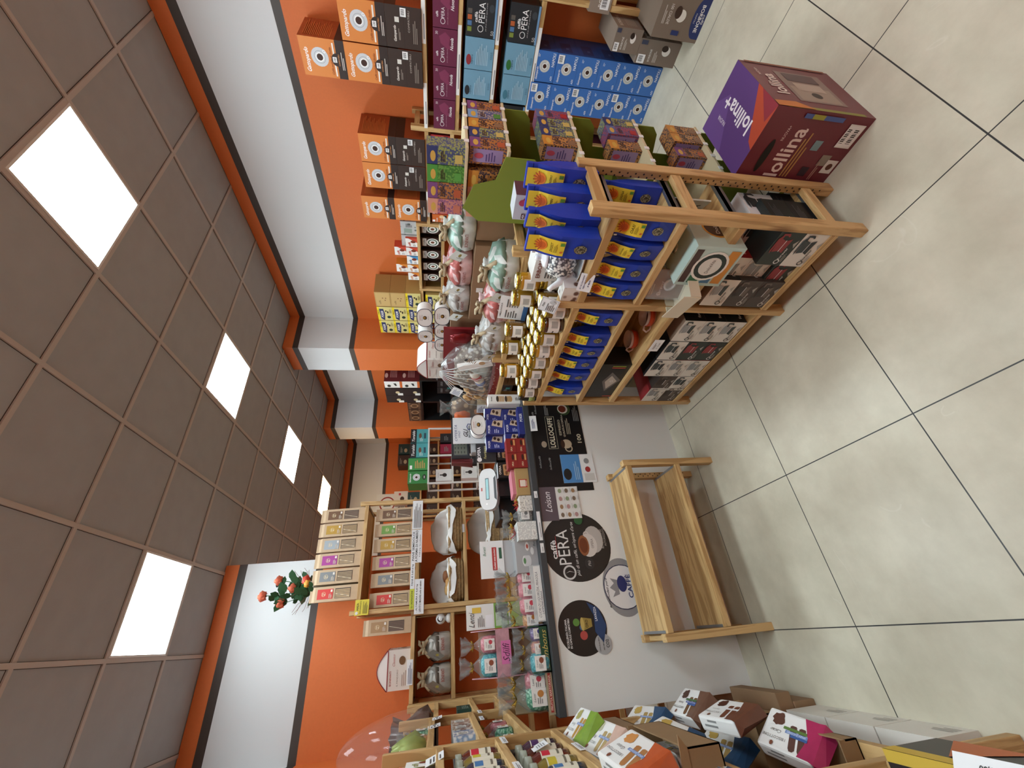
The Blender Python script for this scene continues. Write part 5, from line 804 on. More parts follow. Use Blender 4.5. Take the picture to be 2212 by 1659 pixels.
# ================= bread shelf =================
def bread_bag(lc, sc):
    t = empty('breadstick_bag', (0, 0, -50)); w, h, d = .056, .37, .045; b = B(); kf = mat('#bfa586', .7, 0, .05, 30)
    L = [(w, d, 0), (w, d, .05), (w*.98, d*.4, .33), (w*.97, .006, h*.95), (w*.97, .005, h)]
    vs = []; 
    for a, c, z in L: vs += [(-a, -c, z), (a, -c, z), (a*.96, 0, z), (a, c, z), (-a, c, z), (-a*.96, 0, z)]
    fs = [tuple(range(6))[::-1], tuple(range(len(vs)-6, len(vs)))]
    for j in range(len(L)-1):
        for i in range(6): fs.append((6*j+i, 6*j+(i+1) % 6, 6*j+6+(i+1) % 6, 6*j+6+i))
    b.add(vs, fs, kf); b.obj('paper_bag', t)
    def on(z0, z1, x0, x1, m, nm, ops=(), lab=None):
        q = B(); yy = lambda z: -(d-d*.6*(z-.05)/.28)
        P0, P1 = Vector((x0, yy(z0)-.0012, z0)), Vector((x0, yy(z1)-.0012, z1)); v = (P1-P0).normalized()
        q.art(P0, (1, 0, 0), v, [('r', 0, 0, 1, 1, m)]+list(ops), W=x1-x0, H=(P1-P0).length); o = q.obj(nm, t)
        if lab: o['label'] = lab
    on(.055, .175, -.036, .036, '#4a382a', 'window', [('p', [(.05+.15*k, .03), (.14+.15*k, .02), (.15+.145*k, .96), (.07+.145*k, .98)], sc) for k in range(6)]+[('p', [(.12, .05), (.16, .05), (.5, .95), (.46, .95)], '#d8c8ac')], 'window showing breadsticks')
    on(.19, .31, -.036, .036, lc, 'label', [('ring', .5, .6, .2, .23, '#d8c090'), ('lines', .36, .5, .3, .22, 2, '#d8c8a8'), ('r', .68, .04, .24, .12, '#ded8d0'), ('lines', .08, .08, .5, .2, 3, '#cbbfae')], 'coloured label')
    return proto(t)
BBc = dict(red=('#c8322c', '#c4a67c'), grey=('#7b7e80', '#a89070'), purple=('#a03a8c', '#c0a480'), silver=('#9aa2a8', '#b09a7c'), gold=('#b08a34', '#b89a70'), brown=('#6b4a30', '#7a6250'), green=('#6a9440', '#c0a074'), kraft=('#a07c54', '#6a5040'))
BB_ = {k: bread_bag(*v) for k, v in BBc.items()}
for i, (k, x) in enumerate(zip(('red', 'grey', 'purple', 'silver', 'gold', 'brown'), (.42, .547, .672, .795, .918, 1.040))):
    dup(BB_[k], (x, 3.86, 2.2155), 0, 'kraft breadstick bag with a %s label on the bread shelf top, %s from left' % (k, ORD[i]), 'breadstick bags on top of the bread shelf')
for i, (k, x) in enumerate(zip(('red', 'grey', 'purple', 'gold', 'green', 'brown'), (.345, .492, .625, .765, .893, 1.026))):
    dup(BB_[k], (x, 3.86, 1.7655), 0, 'kraft breadstick bag with a %s label inside the bread shelf, %s from the left' % (k, ORD[i]), 'breadstick bags inside the bread shelf', scale=.97)
dup(BB_['kraft'], (.155, 3.88, 1.7855), 0, 'kraft breadstick bag with a brown paper label just left of the tall bread shelf', None)
# signs on the bread shelf
card('shelf_sign', .25, .088, 1.00, 3.795, 1.715, 0, 0, [('lines', .04, .1, .9, .8, 7, '#555555')], 'white paper sign with small print at the right of the bread shelf edge', 'sign')
card('shelf_sign', .27, .088, .735, 3.795, 1.715, 0, 0, [('t', 'PANE SEMIDOLCE', .5, .8, .9, .2, '#222222', 1), ('t', 'A FORMA DI NUMERO', .5, .5, .95, .22, '#222222', 1), ('t', '€ 9,00 al kg - Son ordinazioni', .5, .18, .8, .14, '#444444', 1)], 'white paper sign lettered PANE SEMIDOLCE A FORMA DI NUMERO', 'sign')
card('shelf_sign', .35, .035, .43, 3.794, 1.768, 0, 0, [('r', 0, 0, .42, 1, '#c8d040'), ('t', 'SU ORDINAZIONE', .2, .5, .36, .5, '#222222', 1), ('t', 'PANE € 3,60 al kg', .72, .5, .5, .5, '#222222', 1)], 'narrow white and yellow sign lettered PANE along the bread shelf', 'sign')
card('shelf_sign', .255, .075, .345, 3.7925, 1.69, 0, 0, [('t', '- ALTAMURA € 4,60 kg', .45, .75, .8, .22, '#222222', 1), ('t', 'LIEVITO MADRE solo al sabato', .5, .4, .9, .2, '#222222', 1)], 'white paper sign lettered LIEVITO MADRE under the yellow strip', 'sign')
ys = B(); ys.box(-.055, .055, -.002, 0, 0, .105, mat('#d8c83c', .4)); ys.art((-.055, -.002, 0), (1, 0, 0), (0, 0, 1), [('t', 'AREA', .55, .8, .5, .16, '#2c2a10', 1), ('t', 'VIDEOSORVEGLIATA', .5, .6, .85, .1, '#2c2a10', 1), ('lines', .1, .1, .8, .35, 5, '#6a6420'), ('e', .15, .85, .1, .1, '#d8d8d0'), ('ring', .0, .0, .0, .0, '#000000')], W=.11, H=.105)
tag(ys.obj('warning_sign', None, (.30, 3.793, 2.115)), 'yellow video surveillance sign fixed to the left post of the bread shelf', 'sign')
# bread baskets
WK = mat('#a08258', .7, 0, .35, 60, bump=.5)
CL = mat('#d9d7d3', .8, 0, .04, 12)
def basket(x, y, z, l, rolls, seed, w=.2, d=.15, h=.13, cut=0):
    t = empty('bread_basket', (x, y, z), 0, l, 'basket'); b = B()
    blob(b, [(.86, 0), (.9, .01), (1.0, .6*h), (1.03, h), (.99, h), (.93, .6*h), (.8, .02)], WK, sq=(w, d), pw=.75, amp=.0, seed=seed, seg=40)
    for k in range(5): b.tube([((.93+.02*k)*w*math.copysign(abs(math.cos(a))**.75, math.cos(a)), (.93+.02*k)*d*math.copysign(abs(math.sin(a))**.75, math.sin(a)), .012+h/5*k) for a in [2*math.pi*q/36 for q in range(36)]], .006, WK, 6, True)
    b.obj('wicker', t)
    rnd = random.Random(seed); n, R_ = 44, 9; vs = []; fs = []; ph = [rnd.uniform(0, 6.28) for _ in range(5)]
    for j in range(R_):
        tt = j/(R_-1)
        for i in range(n):
            a = 2*math.pi*i/n; c_, s_ = math.copysign(abs(math.cos(a))**.75, math.cos(a)), math.copysign(abs(math.sin(a))**.75, math.sin(a)); f = .006*math.sin(7*a+ph[0]+4*tt)+.004*math.sin(13*a+ph[1])
            back = max(0, math.sin(a))
            if tt < .55: rr = .35+1.12*tt; zz = .035+(h-.01+.16*back)*(tt/.55)**1.6 + f
            else: u = (tt-.55)/.45; rr = .97+.13*u+.02*math.sin(5*a+ph[2]); zz = h+.012+.15*back*(1-.2*u)-(.03+.05*abs(math.sin(2*a+ph[3])))*u*(1-.7*back)+f
            vs.append((w*rr*c_+f, d*rr*s_+f, zz))
    for j in range(R_-1):
        for i in range(n): fs.append((j*n+i, j*n+(i+1) % n, (j+1)*n+(i+1) % n, (j+1)*n+i))
    fs.append(tuple(range(n))[::-1]); b = B(); b.add(vs, fs, CL, True); o = b.obj('cloth', t); o['label'] = 'white cloth lining'
    for k, (rx, ry, rz2, c, s_) in enumerate(rolls):
        q = B(); blob(q, [(.01, -.026), (.028, -.018), (.036, 0), (.030, .018), (.01, .027)], mat(c, .7, 0, .2, 30), sq=(1.35, .9), amp=.002+.003*(s_ > 1), seed=k)
        tag(q.obj('bread_roll', None, (x+rx, y+ry, z+rz2), .5*k), ['brown smooth bread roll in the left basket', 'pale knotted bread roll in the left basket', 'golden bread roll in the left basket beside the knotted one'][k], 'bread roll')
basket(.885, 3.93, 1.3605, 'wicker bread basket with a white cloth on the right of the bread shelf', [], 3)
basket(.455, 3.93, 1.3605, 'wicker bread basket with a white cloth and rolls on the left of the bread shelf', [(.03, -.06, .150, '#8a5a38', 1), (-.075, -.075, .135, '#c09a60', 2), (-.02, -.09, .128, '#b88a50', 2)], 8, w=.18)
basket(.87, 3.93, .9505, 'wicker basket with a large grey-white cloth on the lower bread shelf', [], 12, w=.21, h=.2)
cs = B(); cs.box(-.035, .035, -.002, 0, 0, .03, mat('#d8d8d6', .4)); tag(cs.obj('price_card', None, (.86, 3.795, 1.345)), 'small blank price label under the right bread basket', 'price card')
# flowers
fl = empty('flower_bouquet', (.47, 3.93, 2.2155), 0, 'bouquet of orange roses on top of the bread shelf behind the breadstick bags', 'flowers')
b = B(); b.lathe([(.04, 0), (.06, .02), (.07, .12), (.05, .28), (.055, .36)], mat('#5a4a34', .5)); b.obj('vase', fl)
LF = mat('#24502e', .5); RS = mat('#e0795c', .55, 0, .12, 60)
roses = [(-.02, -.02, .745, .042), (.085, -.03, .64, .040), (-.085, -.03, .60, .042), (.02, -.05, .52, .038)]
for x, y, z, r in roses:
    B().tube([(0, 0, .34), (x*.5, y*.5, .42), (x, y, z-.02)], .003, LF, 6).obj('stem', fl)
    b = B()
    for k in range(14):
        a = k*2.4; q = .25+.75*k/14; h0 = -.02*q; M_ = Matrix.Translation((x, y, z)) @ Matrix.Rotation(a, 4, 'Z')
        P = []
        for jj in range(5):
            for ii in range(5):
                tt, ss = jj/4, ii/4-.5; P.append(M_ @ Vector((r*q*(.35+.75*math.sin(tt*1.5))*math.cos(ss*1.9), r*q*1.15*math.sin(ss*1.9), h0-.012+r*(1.15-.35*q)*tt+(.004*math.sin(9*ss)))))
        b.add(P, [(jj*5+ii, jj*5+ii+1, jj*5+ii+6, jj*5+ii+5) for jj in range(4) for ii in range(4)], RS, True)
    b.lathe([(.0, -.02), (r*.35, -.012), (r*.5, .01), (r*.3, .03), (0, .035)], RS, c=(x, y, z), seg=14); b.obj('rose', fl)
rnd = random.Random(5); b = B()
for k in range(64):
    a = rnd.uniform(0, 6.28); R_ = rnd.uniform(.02, .13); z = rnd.uniform(.36, .66); c = Vector((R_*math.cos(a), R_*.6*math.sin(a)-.02, z)); u = Vector((math.cos(a+.6), .4*math.sin(a), rnd.uniform(-.2, .6))).normalized(); v = u.cross(Vector((.2, 1, .3))).normalized(); s = rnd.uniform(.024, .042)
    b.add([c-u*s, c-u*s*.4+v*s*.5, c+u*s*.3+v*s*.55, c+u*s, c+u*s*.3-v*s*.55, c-u*s*.4-v*s*.5], [(0, 1, 2, 3, 4, 5)], LF)
o = b.obj('leaves', fl); o['kind'] = 'stuff'
b = B()
for k in range(16):
    a = rnd.uniform(-2.6, 2.6); L_ = rnd.uniform(.12, .2); p = [Vector((.0, -.02, .38))+Vector((math.sin(a)*L_*t_+.02*math.sin(6*t_+k), .02*math.cos(k), L_*t_*(.4+.5*math.cos(a)))) for t_ in (0, .35, .7, 1)]; b.tube(p, .0014, mat('#6a3a2a', .6), 4)
o = b.obj('dry_twigs', fl); o['kind'] = 'stuff'
b = B(); blob(b, [(.02, 0), (.045, .02), (.03, .05)], mat('#c8402c', .5, 0, .2, 40), c=(.07, -.03, .40), seed=3); blob(b, [(.02, 0), (.03, .02), (.02, .04)], mat('#d89a3c', .5), c=(.045, -.05, .39), seed=4); b.obj('small_blossom', fl)
# short bay left of the bread shelf
CKb = {'nut': cake('#a8a29a', '#6a6258')}
dup(CKb['nut'], (-.015, 3.93, 1.4755), 0, 'grey-brown wrapped cake with a square white tag beside the security camera', None, scale=(.78, .9, 1.32))
dup(CKb['nut'], (-.225, 3.93, 1.4755), .1, 'grey-brown wrapped cake with a white tag at the left end of the low shelf', None, scale=(.78, .9, 1.32))
hb2 = empty('cake_box', (-.13, 3.97, 1.7855), -.08, 'pink and white house-shaped cake box on the short shelf by the orange wall', 'cake box'); housebox(hb2)
card('shelf_sign', .16, .045, -.16, 3.835, 1.762, 0, 0, [('lines', .05, .15, .9, .7, 4, '#5a6a8a')], 'white price sign below the pink cake box', 'sign')
sc_ = empty('security_camera', (.175, 3.90, 1.4755), 0, 'small white dome security camera on the low shelf', 'camera')
B().lathe([(.03, 0), (.036, .004), (.034, .022), (.02, .036), (.012, .042)], mat('#e6e8e8', .25)).obj('base', sc_)
b = B(); b.lathe([(0, -.04)]+[(.04*math.sin(a), -.04*math.cos(a)) for a in [k*.26 for k in range(1, 12)]]+[(0, .04)], mat('#e6e8e8', .2), c=(0, 0, .078), seg=24); b.obj('head', sc_)
b = B(); b.add([(-.004+.021*math.cos(a*.314), -.0375+.004*abs(math.cos(a*.314)), .082+.024*math.sin(a*.314)) for a in range(20)], [tuple(range(20))], '#101214'); b.obj('lens', sc_)['label'] = 'black camera lens'

# ================= left wall shelves =================
LX = -.355
def lput(o, x, y, z): o.location = (x, y, z); return o
FX = math.pi/2
# crinkled dark bags at the far top, clear dome and green foil bags nearer
t = empty('gift_bag', (-.47, 3.35, 1.6005+.02), FX, 'dark brown crinkled gift bag lying at the far end of the left wall shelves', 'gift bag'); t.location.z = 1.6005
b = B(); M_ = Matrix.Translation((.02, 0, .06)) @ Matrix.Rotation(.35, 4, 'Y'); blob(b, [(.12, 0), (.16, .03), (.15, .10), (.09, .17), (.12, .25)], mat('#40241e', .25, .1, .3, 14), sq=(1.5, .8), amp=.014, seed=2); b.obj('crinkled_bag', t)
dm = empty('cellophane_egg', (-.42, 2.66, 1.6205), 0, 'large clear plastic dome with wrapped sweets on top of the left wall shelves', 'gift dome')
b = B(); b.lathe([(.23*math.cos(a), .42*math.sin(a)) for a in [k*.157 for k in range(0, 10)]]+[(0, .42)], mat('#c8c0c0', .05, 0, 0, 30, .10, 0, 0, 1), seg=36, sq=(.7, 1.3)); b.obj('clear_dome', dm)
b = B(); blob(b, [(.05, .0), (.08, .05), (.05, .12), (.02, .16)], mat('#8a9a3c', .4, .2, .2, 20), sq=(.8, 1.2), amp=.008, seed=12, c=(0, .0, .01)); b.obj('green_foil', dm)
for i, (k, x, y, a) in enumerate((('green', -.42, 2.92, .2), ('green', -.40, 2.80, .0), ('gold', -.395, 2.66, .1), ('grey', -.42, 3.0, 0))):
    cbag(k, x, y, 'clear bag with %s sweets lying before the plastic dome, %s from the far end' % (k+' foil', ORD[[1, 2, 3, 0][i]]), FX, 1.6205, .62, 'foil sweets bags on the left wall')
for i, (y, z, x) in enumerate(((2.98, 1.55, -.352), (2.72, 1.56, -.352))):
    card('price_card', .10, .065, x+.004, y, z, FX+.0, -.15, [('lines', .1, .15, .4, .7, 3, '#444444'), ('r', .6, .3, .25, .3, '#666666')], 'white price card hanging off the upper left shelf, %s one' % ['farther', 'nearer'][i])
# scissors in a cup
cupS = empty('scissors', (-.41, 2.42, 1.3405+.06), FX, 'pair of scissors with a blue and green handle stuck upright on the shelf', 'scissors'); cupS.location.z = 1.4005
b = B(); b.tube([(0, 0, .05), (.004, 0, .17)], .004, mat('#b8bcc0', .25, .9)); b.obj('blades', cupS)
for c, x in (('#2a5aa8', .014), ('#8ac83c', -.014)):
    b = B(); b.tube([(x+.014*math.cos(a), 0, .025+.022*math.sin(a)) for a in [k*.628 for k in range(10)]], .005, mat(c, .35), 6, True); b.obj('handle', cupS)['label'] = ['blue', 'green'][c != '#2a5aa8']+' plastic handle'
# clear boxes of sugared almonds
for i, (y, k) in enumerate(((2.62, 'a'), (2.80, 'b'), (2.47, 'c'))):
    pass
def clearbox(key, c1, c2): return carton('cbx'+key, .15, .12, .10, speck(c1, c2, 38, .55, .2), [('r', .3, .3, .45, .55, '#dcdad6'), ('lines', .34, .36, .38, .42, 6, '#777777')], topcol='#cfd2d2')
for i, (y, k, c1, c2) in enumerate(((2.90, 'a', '#a88a80', '#d8ccc4'), (2.72, 'b', '#8a7a74', '#d0d0cc'), (2.54, 'c', '#88a0c0', '#e4e6e8'))):
    put('sweets_box', clearbox(k, c1, c2), -.43, y, 1.4005, FX, '%s sweets in a clear box on the middle left shelf' % ['dusky pink', 'grey-brown', 'pale blue and white'][i], 'sweets box', 'clear sweets boxes')
put('sweets_box', carton('grn', .2, .12, .09, '#123c34', [('lines', .1, .2, .8, .5, 4, '#7a9a90')]), -.43, 3.45, 1.3605, FX, 'dark green printed box on the far left wall shelf', 'sweets box')
put('sweets_box', carton('bnf', .2, .12, .11, '#a89a96', [('t', 'BONIFANTI', .5, .5, .8, .3, '#8a3520', 1)]), -.43, 3.52, 1.6005, FX, 'grey-pink printed box at the far end of the top left shelf', 'sweets box') if 0 else None
for i, (k, y) in enumerate((('pink', 2.88), ('green', 2.66), ('gold', 2.48), ('grey', 2.36))):
    cbag(k, -.42, y, 'clear bag of %s sweets on the lower left wall shelf, %s from the far post' % (k, ORD[i]), FX, 1.2005, .72, 'sweets bags on the lower left wall shelf')
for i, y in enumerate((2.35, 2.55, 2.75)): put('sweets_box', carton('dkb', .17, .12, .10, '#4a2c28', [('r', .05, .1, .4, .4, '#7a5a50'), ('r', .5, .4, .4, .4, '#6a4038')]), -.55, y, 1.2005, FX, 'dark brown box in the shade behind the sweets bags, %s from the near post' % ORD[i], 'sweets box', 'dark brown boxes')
for i, (y, z) in enumerate(((3.0, 1.335), (2.76, 1.345), (2.14, 1.31), (1.72, 1.32), (1.85, 1.08))):
    card('price_strip', .12, .022, -.352, y, z-.01, FX, 0, [('lines', .1, .25, .8, .5, 2, '#666666')], 'white price strip on the left wall shelving, %s' % ['near the far post', 'in the middle bay', 'just before the front post, upper', 'upper, nearest the camera', 'lower, nearest the camera'][i], 'price strip')
# juice jars and bottles in the near bay
def juice(c, c2, lidc='#a8b0a0'):
    t = empty('juice_jar', (0, 0, -50)); b = B(); b.lathe([(.026, 0), (.030, .004), (.031, .02), (.031, .085), (.024, .10), (.024, .104)], mat(c, .12, 0, 0, 30, 1, 0, 0, .6), seg=20); b.obj('glass_body', t)
    b = B(); b.lathe([(.0255, .104), (.026, .106), (.026, .122), (.0, .124)], mat(lidc, .3), seg=20); b.obj('lid', t)
    b = B(); n = 12; q = [-2.8+2.5*k/n for k in range(n+1)]; R_ = .0316; b.add([(R_*math.cos(a), R_*math.sin(a), z) for z in (.02, .08) for a in q], [(k, k+1, n+2+k, n+1+k) for k in range(n)], mat('#ddd8c6', .5)); R_ = .0319
    b.add([(R_*math.cos(a), R_*math.sin(a), z) for z in (.055, .077) for a in q[3:10]], [(k, k+1, 8+k, 7+k) for k in range(6)], mat(c2, .5)); b.add([(R_*math.cos(a), R_*math.sin(a), z) for z in (.03, .036) for a in q[3:10]], [(k, k+1, 8+k, 7+k) for k in range(6)], mat('#777060', .5)); b.obj('label', t)['label'] = 'cream label with a fruit picture'
    return proto(t)
JJ = [juice('#5a2018', '#c8283c'), juice('#3a2a3c', '#4a2c5c'), juice('#7a6a2c', '#c8b83c'), juice('#4a1c14', '#d87a2c'), juice('#2a3448', '#4a7ab0')]
for zi, (z, nm) in enumerate(((1.3405, 'upper'), (1.1005, 'lower'))):
    for i in range(7):
        for r in range(2): dup(JJ[(i*2+zi+3*r) % 5], (-.41-.10*r, 2.13-.10*i, z), FX+.2*((i*5) % 3-1), 'small juice jar with a fruit label, %s shelf, %s row, %s from the front post' % (nm, ['front', 'second'][r], ORD[i]), 'fruit juice jars, %s shelf' % nm, scale=(1.45, 1.45, 1.35))
for i in range(6): put('sachet_box', sach(['#8a8a3c', '#5a3a2c', '#3c5a3c', '#8a5a3c', '#4a4a5c', '#7a3a3c'][i]), -.43, 2.12-.115*i, 1.5805, FX, 'small printed box, top shelf of the near left bay, %s from the front post' % ORD[i], 'small box', 'small boxes on the near left top shelf')
card('price_card', .12, .07, -.35, 2.05, 1.55, FX, -.3, [('lines', .08, .15, .84, .7, 4, '#444444')], 'white price card tilted on the top shelf of the near left bay')
card('price_card', .07, .06, -.353, 2.0, 1.165, FX, -.3, [('lines', .1, .2, .8, .6, 4, '#888888')], 'white folded price card among the lower juice jars')

# ================= biscuit packets =================
def pack(key, col, powder, biscuit, name, band='#7088b8', band2=None):
    t = empty('biscuit_pack', (0, 0, -50)); w, h, d = .175, .135, .05; b = B()
    b.bbox(0, w, -d, 0, 0, h, mat('#e6e6e4', .4, 0, 0), .008)
    sp = random.Random(len(key)); 
    ops = [('p', [(.02, 0), (.26, 0), (.2, .5), (.26, 1), (.1, .98), (.02, .9)], col)] if 0 else []
    blobp = lambda cx, cy, r, n=18: [(cx+r*.66*(1+.18*sp.uniform(-1, 1))*math.cos(6.283*k/n), cy+r*(1+.18*sp.uniform(-1, 1))*math.sin(6.283*k/n)) for k in range(n)]
    def stick(x0, x1):      # long finger biscuits
        wd = .062; return [(x0, .02), (x0+wd*.3, -.0), (x0+wd*1.4, .0), (x0+wd*1.9, .03), (x1+wd*1.9, .56), (x1+wd*1.4, .62), (x1+wd*.5, .62), (x1, .57)]
    P = lambda pts: [(a, max(.04, min(.96, c*1.0+.3))) for a, c in pts]
    ops += [('p', P(stick(.24, .16)), biscuit), ('p', P(stick(.40, .32)), biscuit), ('p', blobp(.76, .24, .17), powder), ('t', 'I BISCOTTONI', .73, .72, .42, .075, '#6a6460', 0), ('t', name, .74, .56, .2, .09, '#6a6460', 0, 1), ('ring', .76, .86, .022, .025, '#6a3a28'), ('e', .74, .88, .03, .06, '#7a4630'), ('r', .17, .46, .40, .075, band), ('t', 'SENZA ZUCCHERI', .37, .497, .34, .045, '#dfe6f4')]
    if band2: ops += [('r', .2, .38, .42, .07, band2), ('r', .16, .54, .3, .06, '#3a5a94')]
    b.art((0, -d, 0), (1, 0, 0), (0, 0, 1), ops, W=w, H=h)
    b.art((w, -d, 0), (0, 1, 0), (0, 0, 1), [('r', .2, .2, .3, .5, '#5a3a2c')], W=d, H=h)
    b.art((0, -d, h), (1, 0, 0), (0, 1, 0), [('lines', .5, .2, .4, .6, 2, '#888888')], W=w, H=d)
    b.obj('packet', t)
    g = B(); cm = mat(col, .4, 0, .15, 20); 
    g.add([(.012, -d-.0012, .004), (.055, -d-.0015, .004), (.030, -d-.0015, h*.5), (.045, -d-.0015, h-.004), (.012, -d-.0012, h-.004),
           (-.004, -d*.98, .0), (-.004, -d*.98, h), (-.03, -d*.62, h*.94), (-.03, -d*.4, h*.06), (-.004, -.004, 0), (-.004, -.004, h), (.01, -.0, h*.5)],
          [(0, 1, 2, 3, 4), (5, 0, 4, 6), (5, 6, 7, 8), (8, 7, 10, 9), (5, 8, 9), (6, 10, 7)], cm); g.obj('gusset_end', t)['label'] = 'coloured folded end of the packet'
    return proto(t)
PK = dict(green=pack('gr', '#7a9a30', '#a8a060', '#b0853c', 'Farro'), white=pack('wh', '#c8a898', '#b8b898', '#b09868', 'Riso'), orange=pack('or', '#b8562c', '#c88a4c', '#a87444', 'Grano'),
          blue=pack('bl', '#24486c', '#c0a050', '#a88c50', 'Classici'), dark=pack('dk', '#6a4a3a', '#4a2c20', '#6b4a2c', 'Avena', '#3a4a8c', '#4a6a44'), brown=pack('br', '#6a4030', '#4a2418', '#6a3c28', 'Capuccino', '#e6e6e4'), pink=pack('pi', '#a82c58', '#5a382c', '#5a3a32', 'Cacao', '#7088b8', '#5c7a3a'))
FIT = (('green', (-.287, 2.189, .957), (.008, .997, .083), (-.628, -.059, .776), 'white biscuit packet with a green end, farthest of the upper row'),
 ('white', (-.311, 2.033, .925), (.063, .981, .183), (-.535, -.121, .836), 'white biscuit packet with finger biscuits, middle of the upper row'),
 ('orange', (-.273, 1.559, .984), (.155, .97, .189), (-.283, -.14, .949), 'white biscuit packet with an orange end, nearest of the upper row'),
 ('blue', (-.324, 2.312, .661), (.003, .904, .429), (-.472, -.377, .797), 'biscuit packet with a dark blue end in the second row, farther one'),
 ('blue', (-.315, 1.93, .706), (.228, .889, .396), (-.16, -.367, .916), 'biscuit packet with a dark blue end in the second row, nearer one'),
 ('dark', (-.27, 2.175, .46), (.027, .996, .083), (-.57, -.053, .82), 'biscuit packet with a brown powder heap and blue band, farthest low row'),
 ('brown', (-.281, 1.861, .483), (.017, .979, .201), (-.241, -.191, .951), 'biscuit packet with a crumpled brown end lying in the low row'),
 ('blue', (-.369, 1.952, .509), (.114, .955, .275), (-.477, -.19, .858), 'biscuit packet with a dark blue end in the low row behind the brown one'),
 ('pink', (-.292, 1.662, .417), (.196, .941, .277), (-.591, -.113, .799), 'biscuit packet with a magenta end, nearest of the low row'))
for k, A, u, v, lab in FIT:
    o = dup(PK[k], (0, 0, 0), 0, lab, 'biscuit packets on the left'); u, v = Vector(u).normalized(), Vector(v); n_ = u.cross(v).normalized(); v = n_.cross(u)
    m4 = Matrix((u, -n_, v)).transposed().to_4x4(); o.matrix_world = Matrix.Translation(Vector(A)-u*.175-n_*.05) @ m4
for i, (x, y, z) in enumerate(((-.46, 1.90, .8005), (-.46, 1.66, .8005), (-.46, 1.42, .8005), (-.46, 1.90, .8625), (-.46, 1.66, .8625))):
    o = dup(PK[['white', 'white', 'blue', 'white', 'white'][i]], (0, 0, 0), 0, 'white biscuit packet lying flat in the shade under the upper row, %s' % ['bottom, farthest', 'bottom, middle', 'bottom, nearest', 'top, farther', 'top, nearer'][i], 'biscuit packets lying flat')
    o.rotation_euler = (math.pi/2, 0, math.pi/2); o.location = (x+.075, y-.10, z); o.rotation_euler = (-math.pi/2, 0, math.pi/2); o.location = (x-.075, y-.1, z+.06) if 0 else (x+.14, y-.1, z)
    o.rotation_euler = (math.pi/2*0, 0, math.pi/2); o.scale = (1, 1, .42); o.location = (-.40, y-.1, z)
def opencarton(x0, x1, y0, y1, z, h, l, flap=1, col='#8c6e4c', rails=0):
    t = empty('open_carton', ((x0+x1)/2, (y0+y1)/2, z), 0, l, 'carton'); W, D = (x1-x0)/2, (y1-y0)/2; m = mat(col, .7, 0, .05, 20); b = B()
    b.box(-W, W, -D, D, 0, .004, m); b.box(-W, -W+.004, -D, D, 0, h+.08, m); b.box(W-.004, W, -D, D, 0, h, m); b.box(-W, W, -D, -D+.004, 0, h+.02, m); b.box(-W, W, D-.004, D, 0, h+.02, m); b.obj('carton_body', t)
    if flap:
        f = B(); f.prism([(-W, h+.015), (W, h-.0), (W+.03, h+.02), (-W+.05, h+.05)], m, (0, -D, 0), (1, 0, 0), (0, 0, 1), (0, -.9, -.1), .004); f.obj('flap', t)
    return t
opencarton(-.62, -.34, 1.80, 2.20, .8045, .10, 'open brown carton under the upper biscuit packets, farther one', 0)
opencarton(-.62, -.30, 1.38, 1.75, .8045, .10, 'open brown carton with a raised flap between the upper biscuit rows')
opencarton(-.62, -.32, 1.72, 2.20, .3605, .08, 'open brown carton under the lower biscuit packets, farther one', 0)
opencarton(-.62, -.345, 1.40, 1.70, .3605, .04, 'open brown carton holding the magenta-ended packet', 0)
opencarton(-.58, -.215, 1.80, 2.25, .4205+.10, .02, 'flattened brown carton lying across the low row at its far end', 0) if 0 else None
for i, (y0, y1, z0, z1) in enumerate(((1.96, 2.32, .0005, .10), (1.965, 2.29, .101, .17))):
    b = B(); b.bbox(-.17, .17, -(y1-y0)/2, (y1-y0)/2, 0, z1-z0, KR, .004); tag(b.obj('cardboard_box', None, (-.51+.035*i, (y0+y1)/2, z0)), 'flat brown carton on the floor beside the counter, %s of two' % ['lower', 'upper'][i], 'cardboard box')
wbm = carton('wbx', .20, .158, .155, '#dcd8d0', [('lines', .1, .2, .4, .3, 3, '#aaa49c')], top=[('e', .35, .5, .12, .1, '#b4aea6'), ('e', .35, .5, .09, .075, '#cfc9c0'), ('r', .0, .49, 1, .012, '#a8a29a')])
for i, y in enumerate((1.44, 1.645, 1.85)):
    for k in range(2): put('white_carton', wbm, -.44-.16*k, y, .0005, FX, 'white cardboard box on the floor under the biscuits, %s row, %s from the camera' % (['aisle', 'wall'][k], ORD[i]), 'cardboard box', 'white cardboard boxes on the floor')
# gift set with price card, nearest the camera
gs = empty('gift_set_box', (-.385, .87, .4505), FX, 'dark gift box with a yellow patterned edge nearest the camera at lower left', 'gift box')
b = B(); b.box(-.19, .19, -.10, .12, 0, .15, mat('#241c1e', .4)); b.art((-.19, -.10, 0), (1, 0, 0), (0, 0, 1), [('r', 0, .78, 1, .22, '#c8a82c'), ('p', [(.1, .0), (.3, .75), (.5, .0)], '#b82c24'), ('p', [(.2, .0), (.3, .5), (.4, .0)], '#d8a83c'), ('p', [(.5, .0), (.7, .75), (.9, .0)], '#b8602c'), ('e', .1, .5, .05, .1, '#1c2850'), ('r', .3, .85, .2, .08, '#d8a0a8')], W=.38, H=.15)
b.art((-.19, -.10, .15), (1, 0, 0), (0, 1, 0), [('r', 0, 0, 1, .1, '#c8a83c'), ('e', .7, .4, .12, .12, '#b89a3c'), ('r', .5, .7, .4, .06, '#8a5a6a')], W=.38, H=.22)
b.obj('box_body', gs)
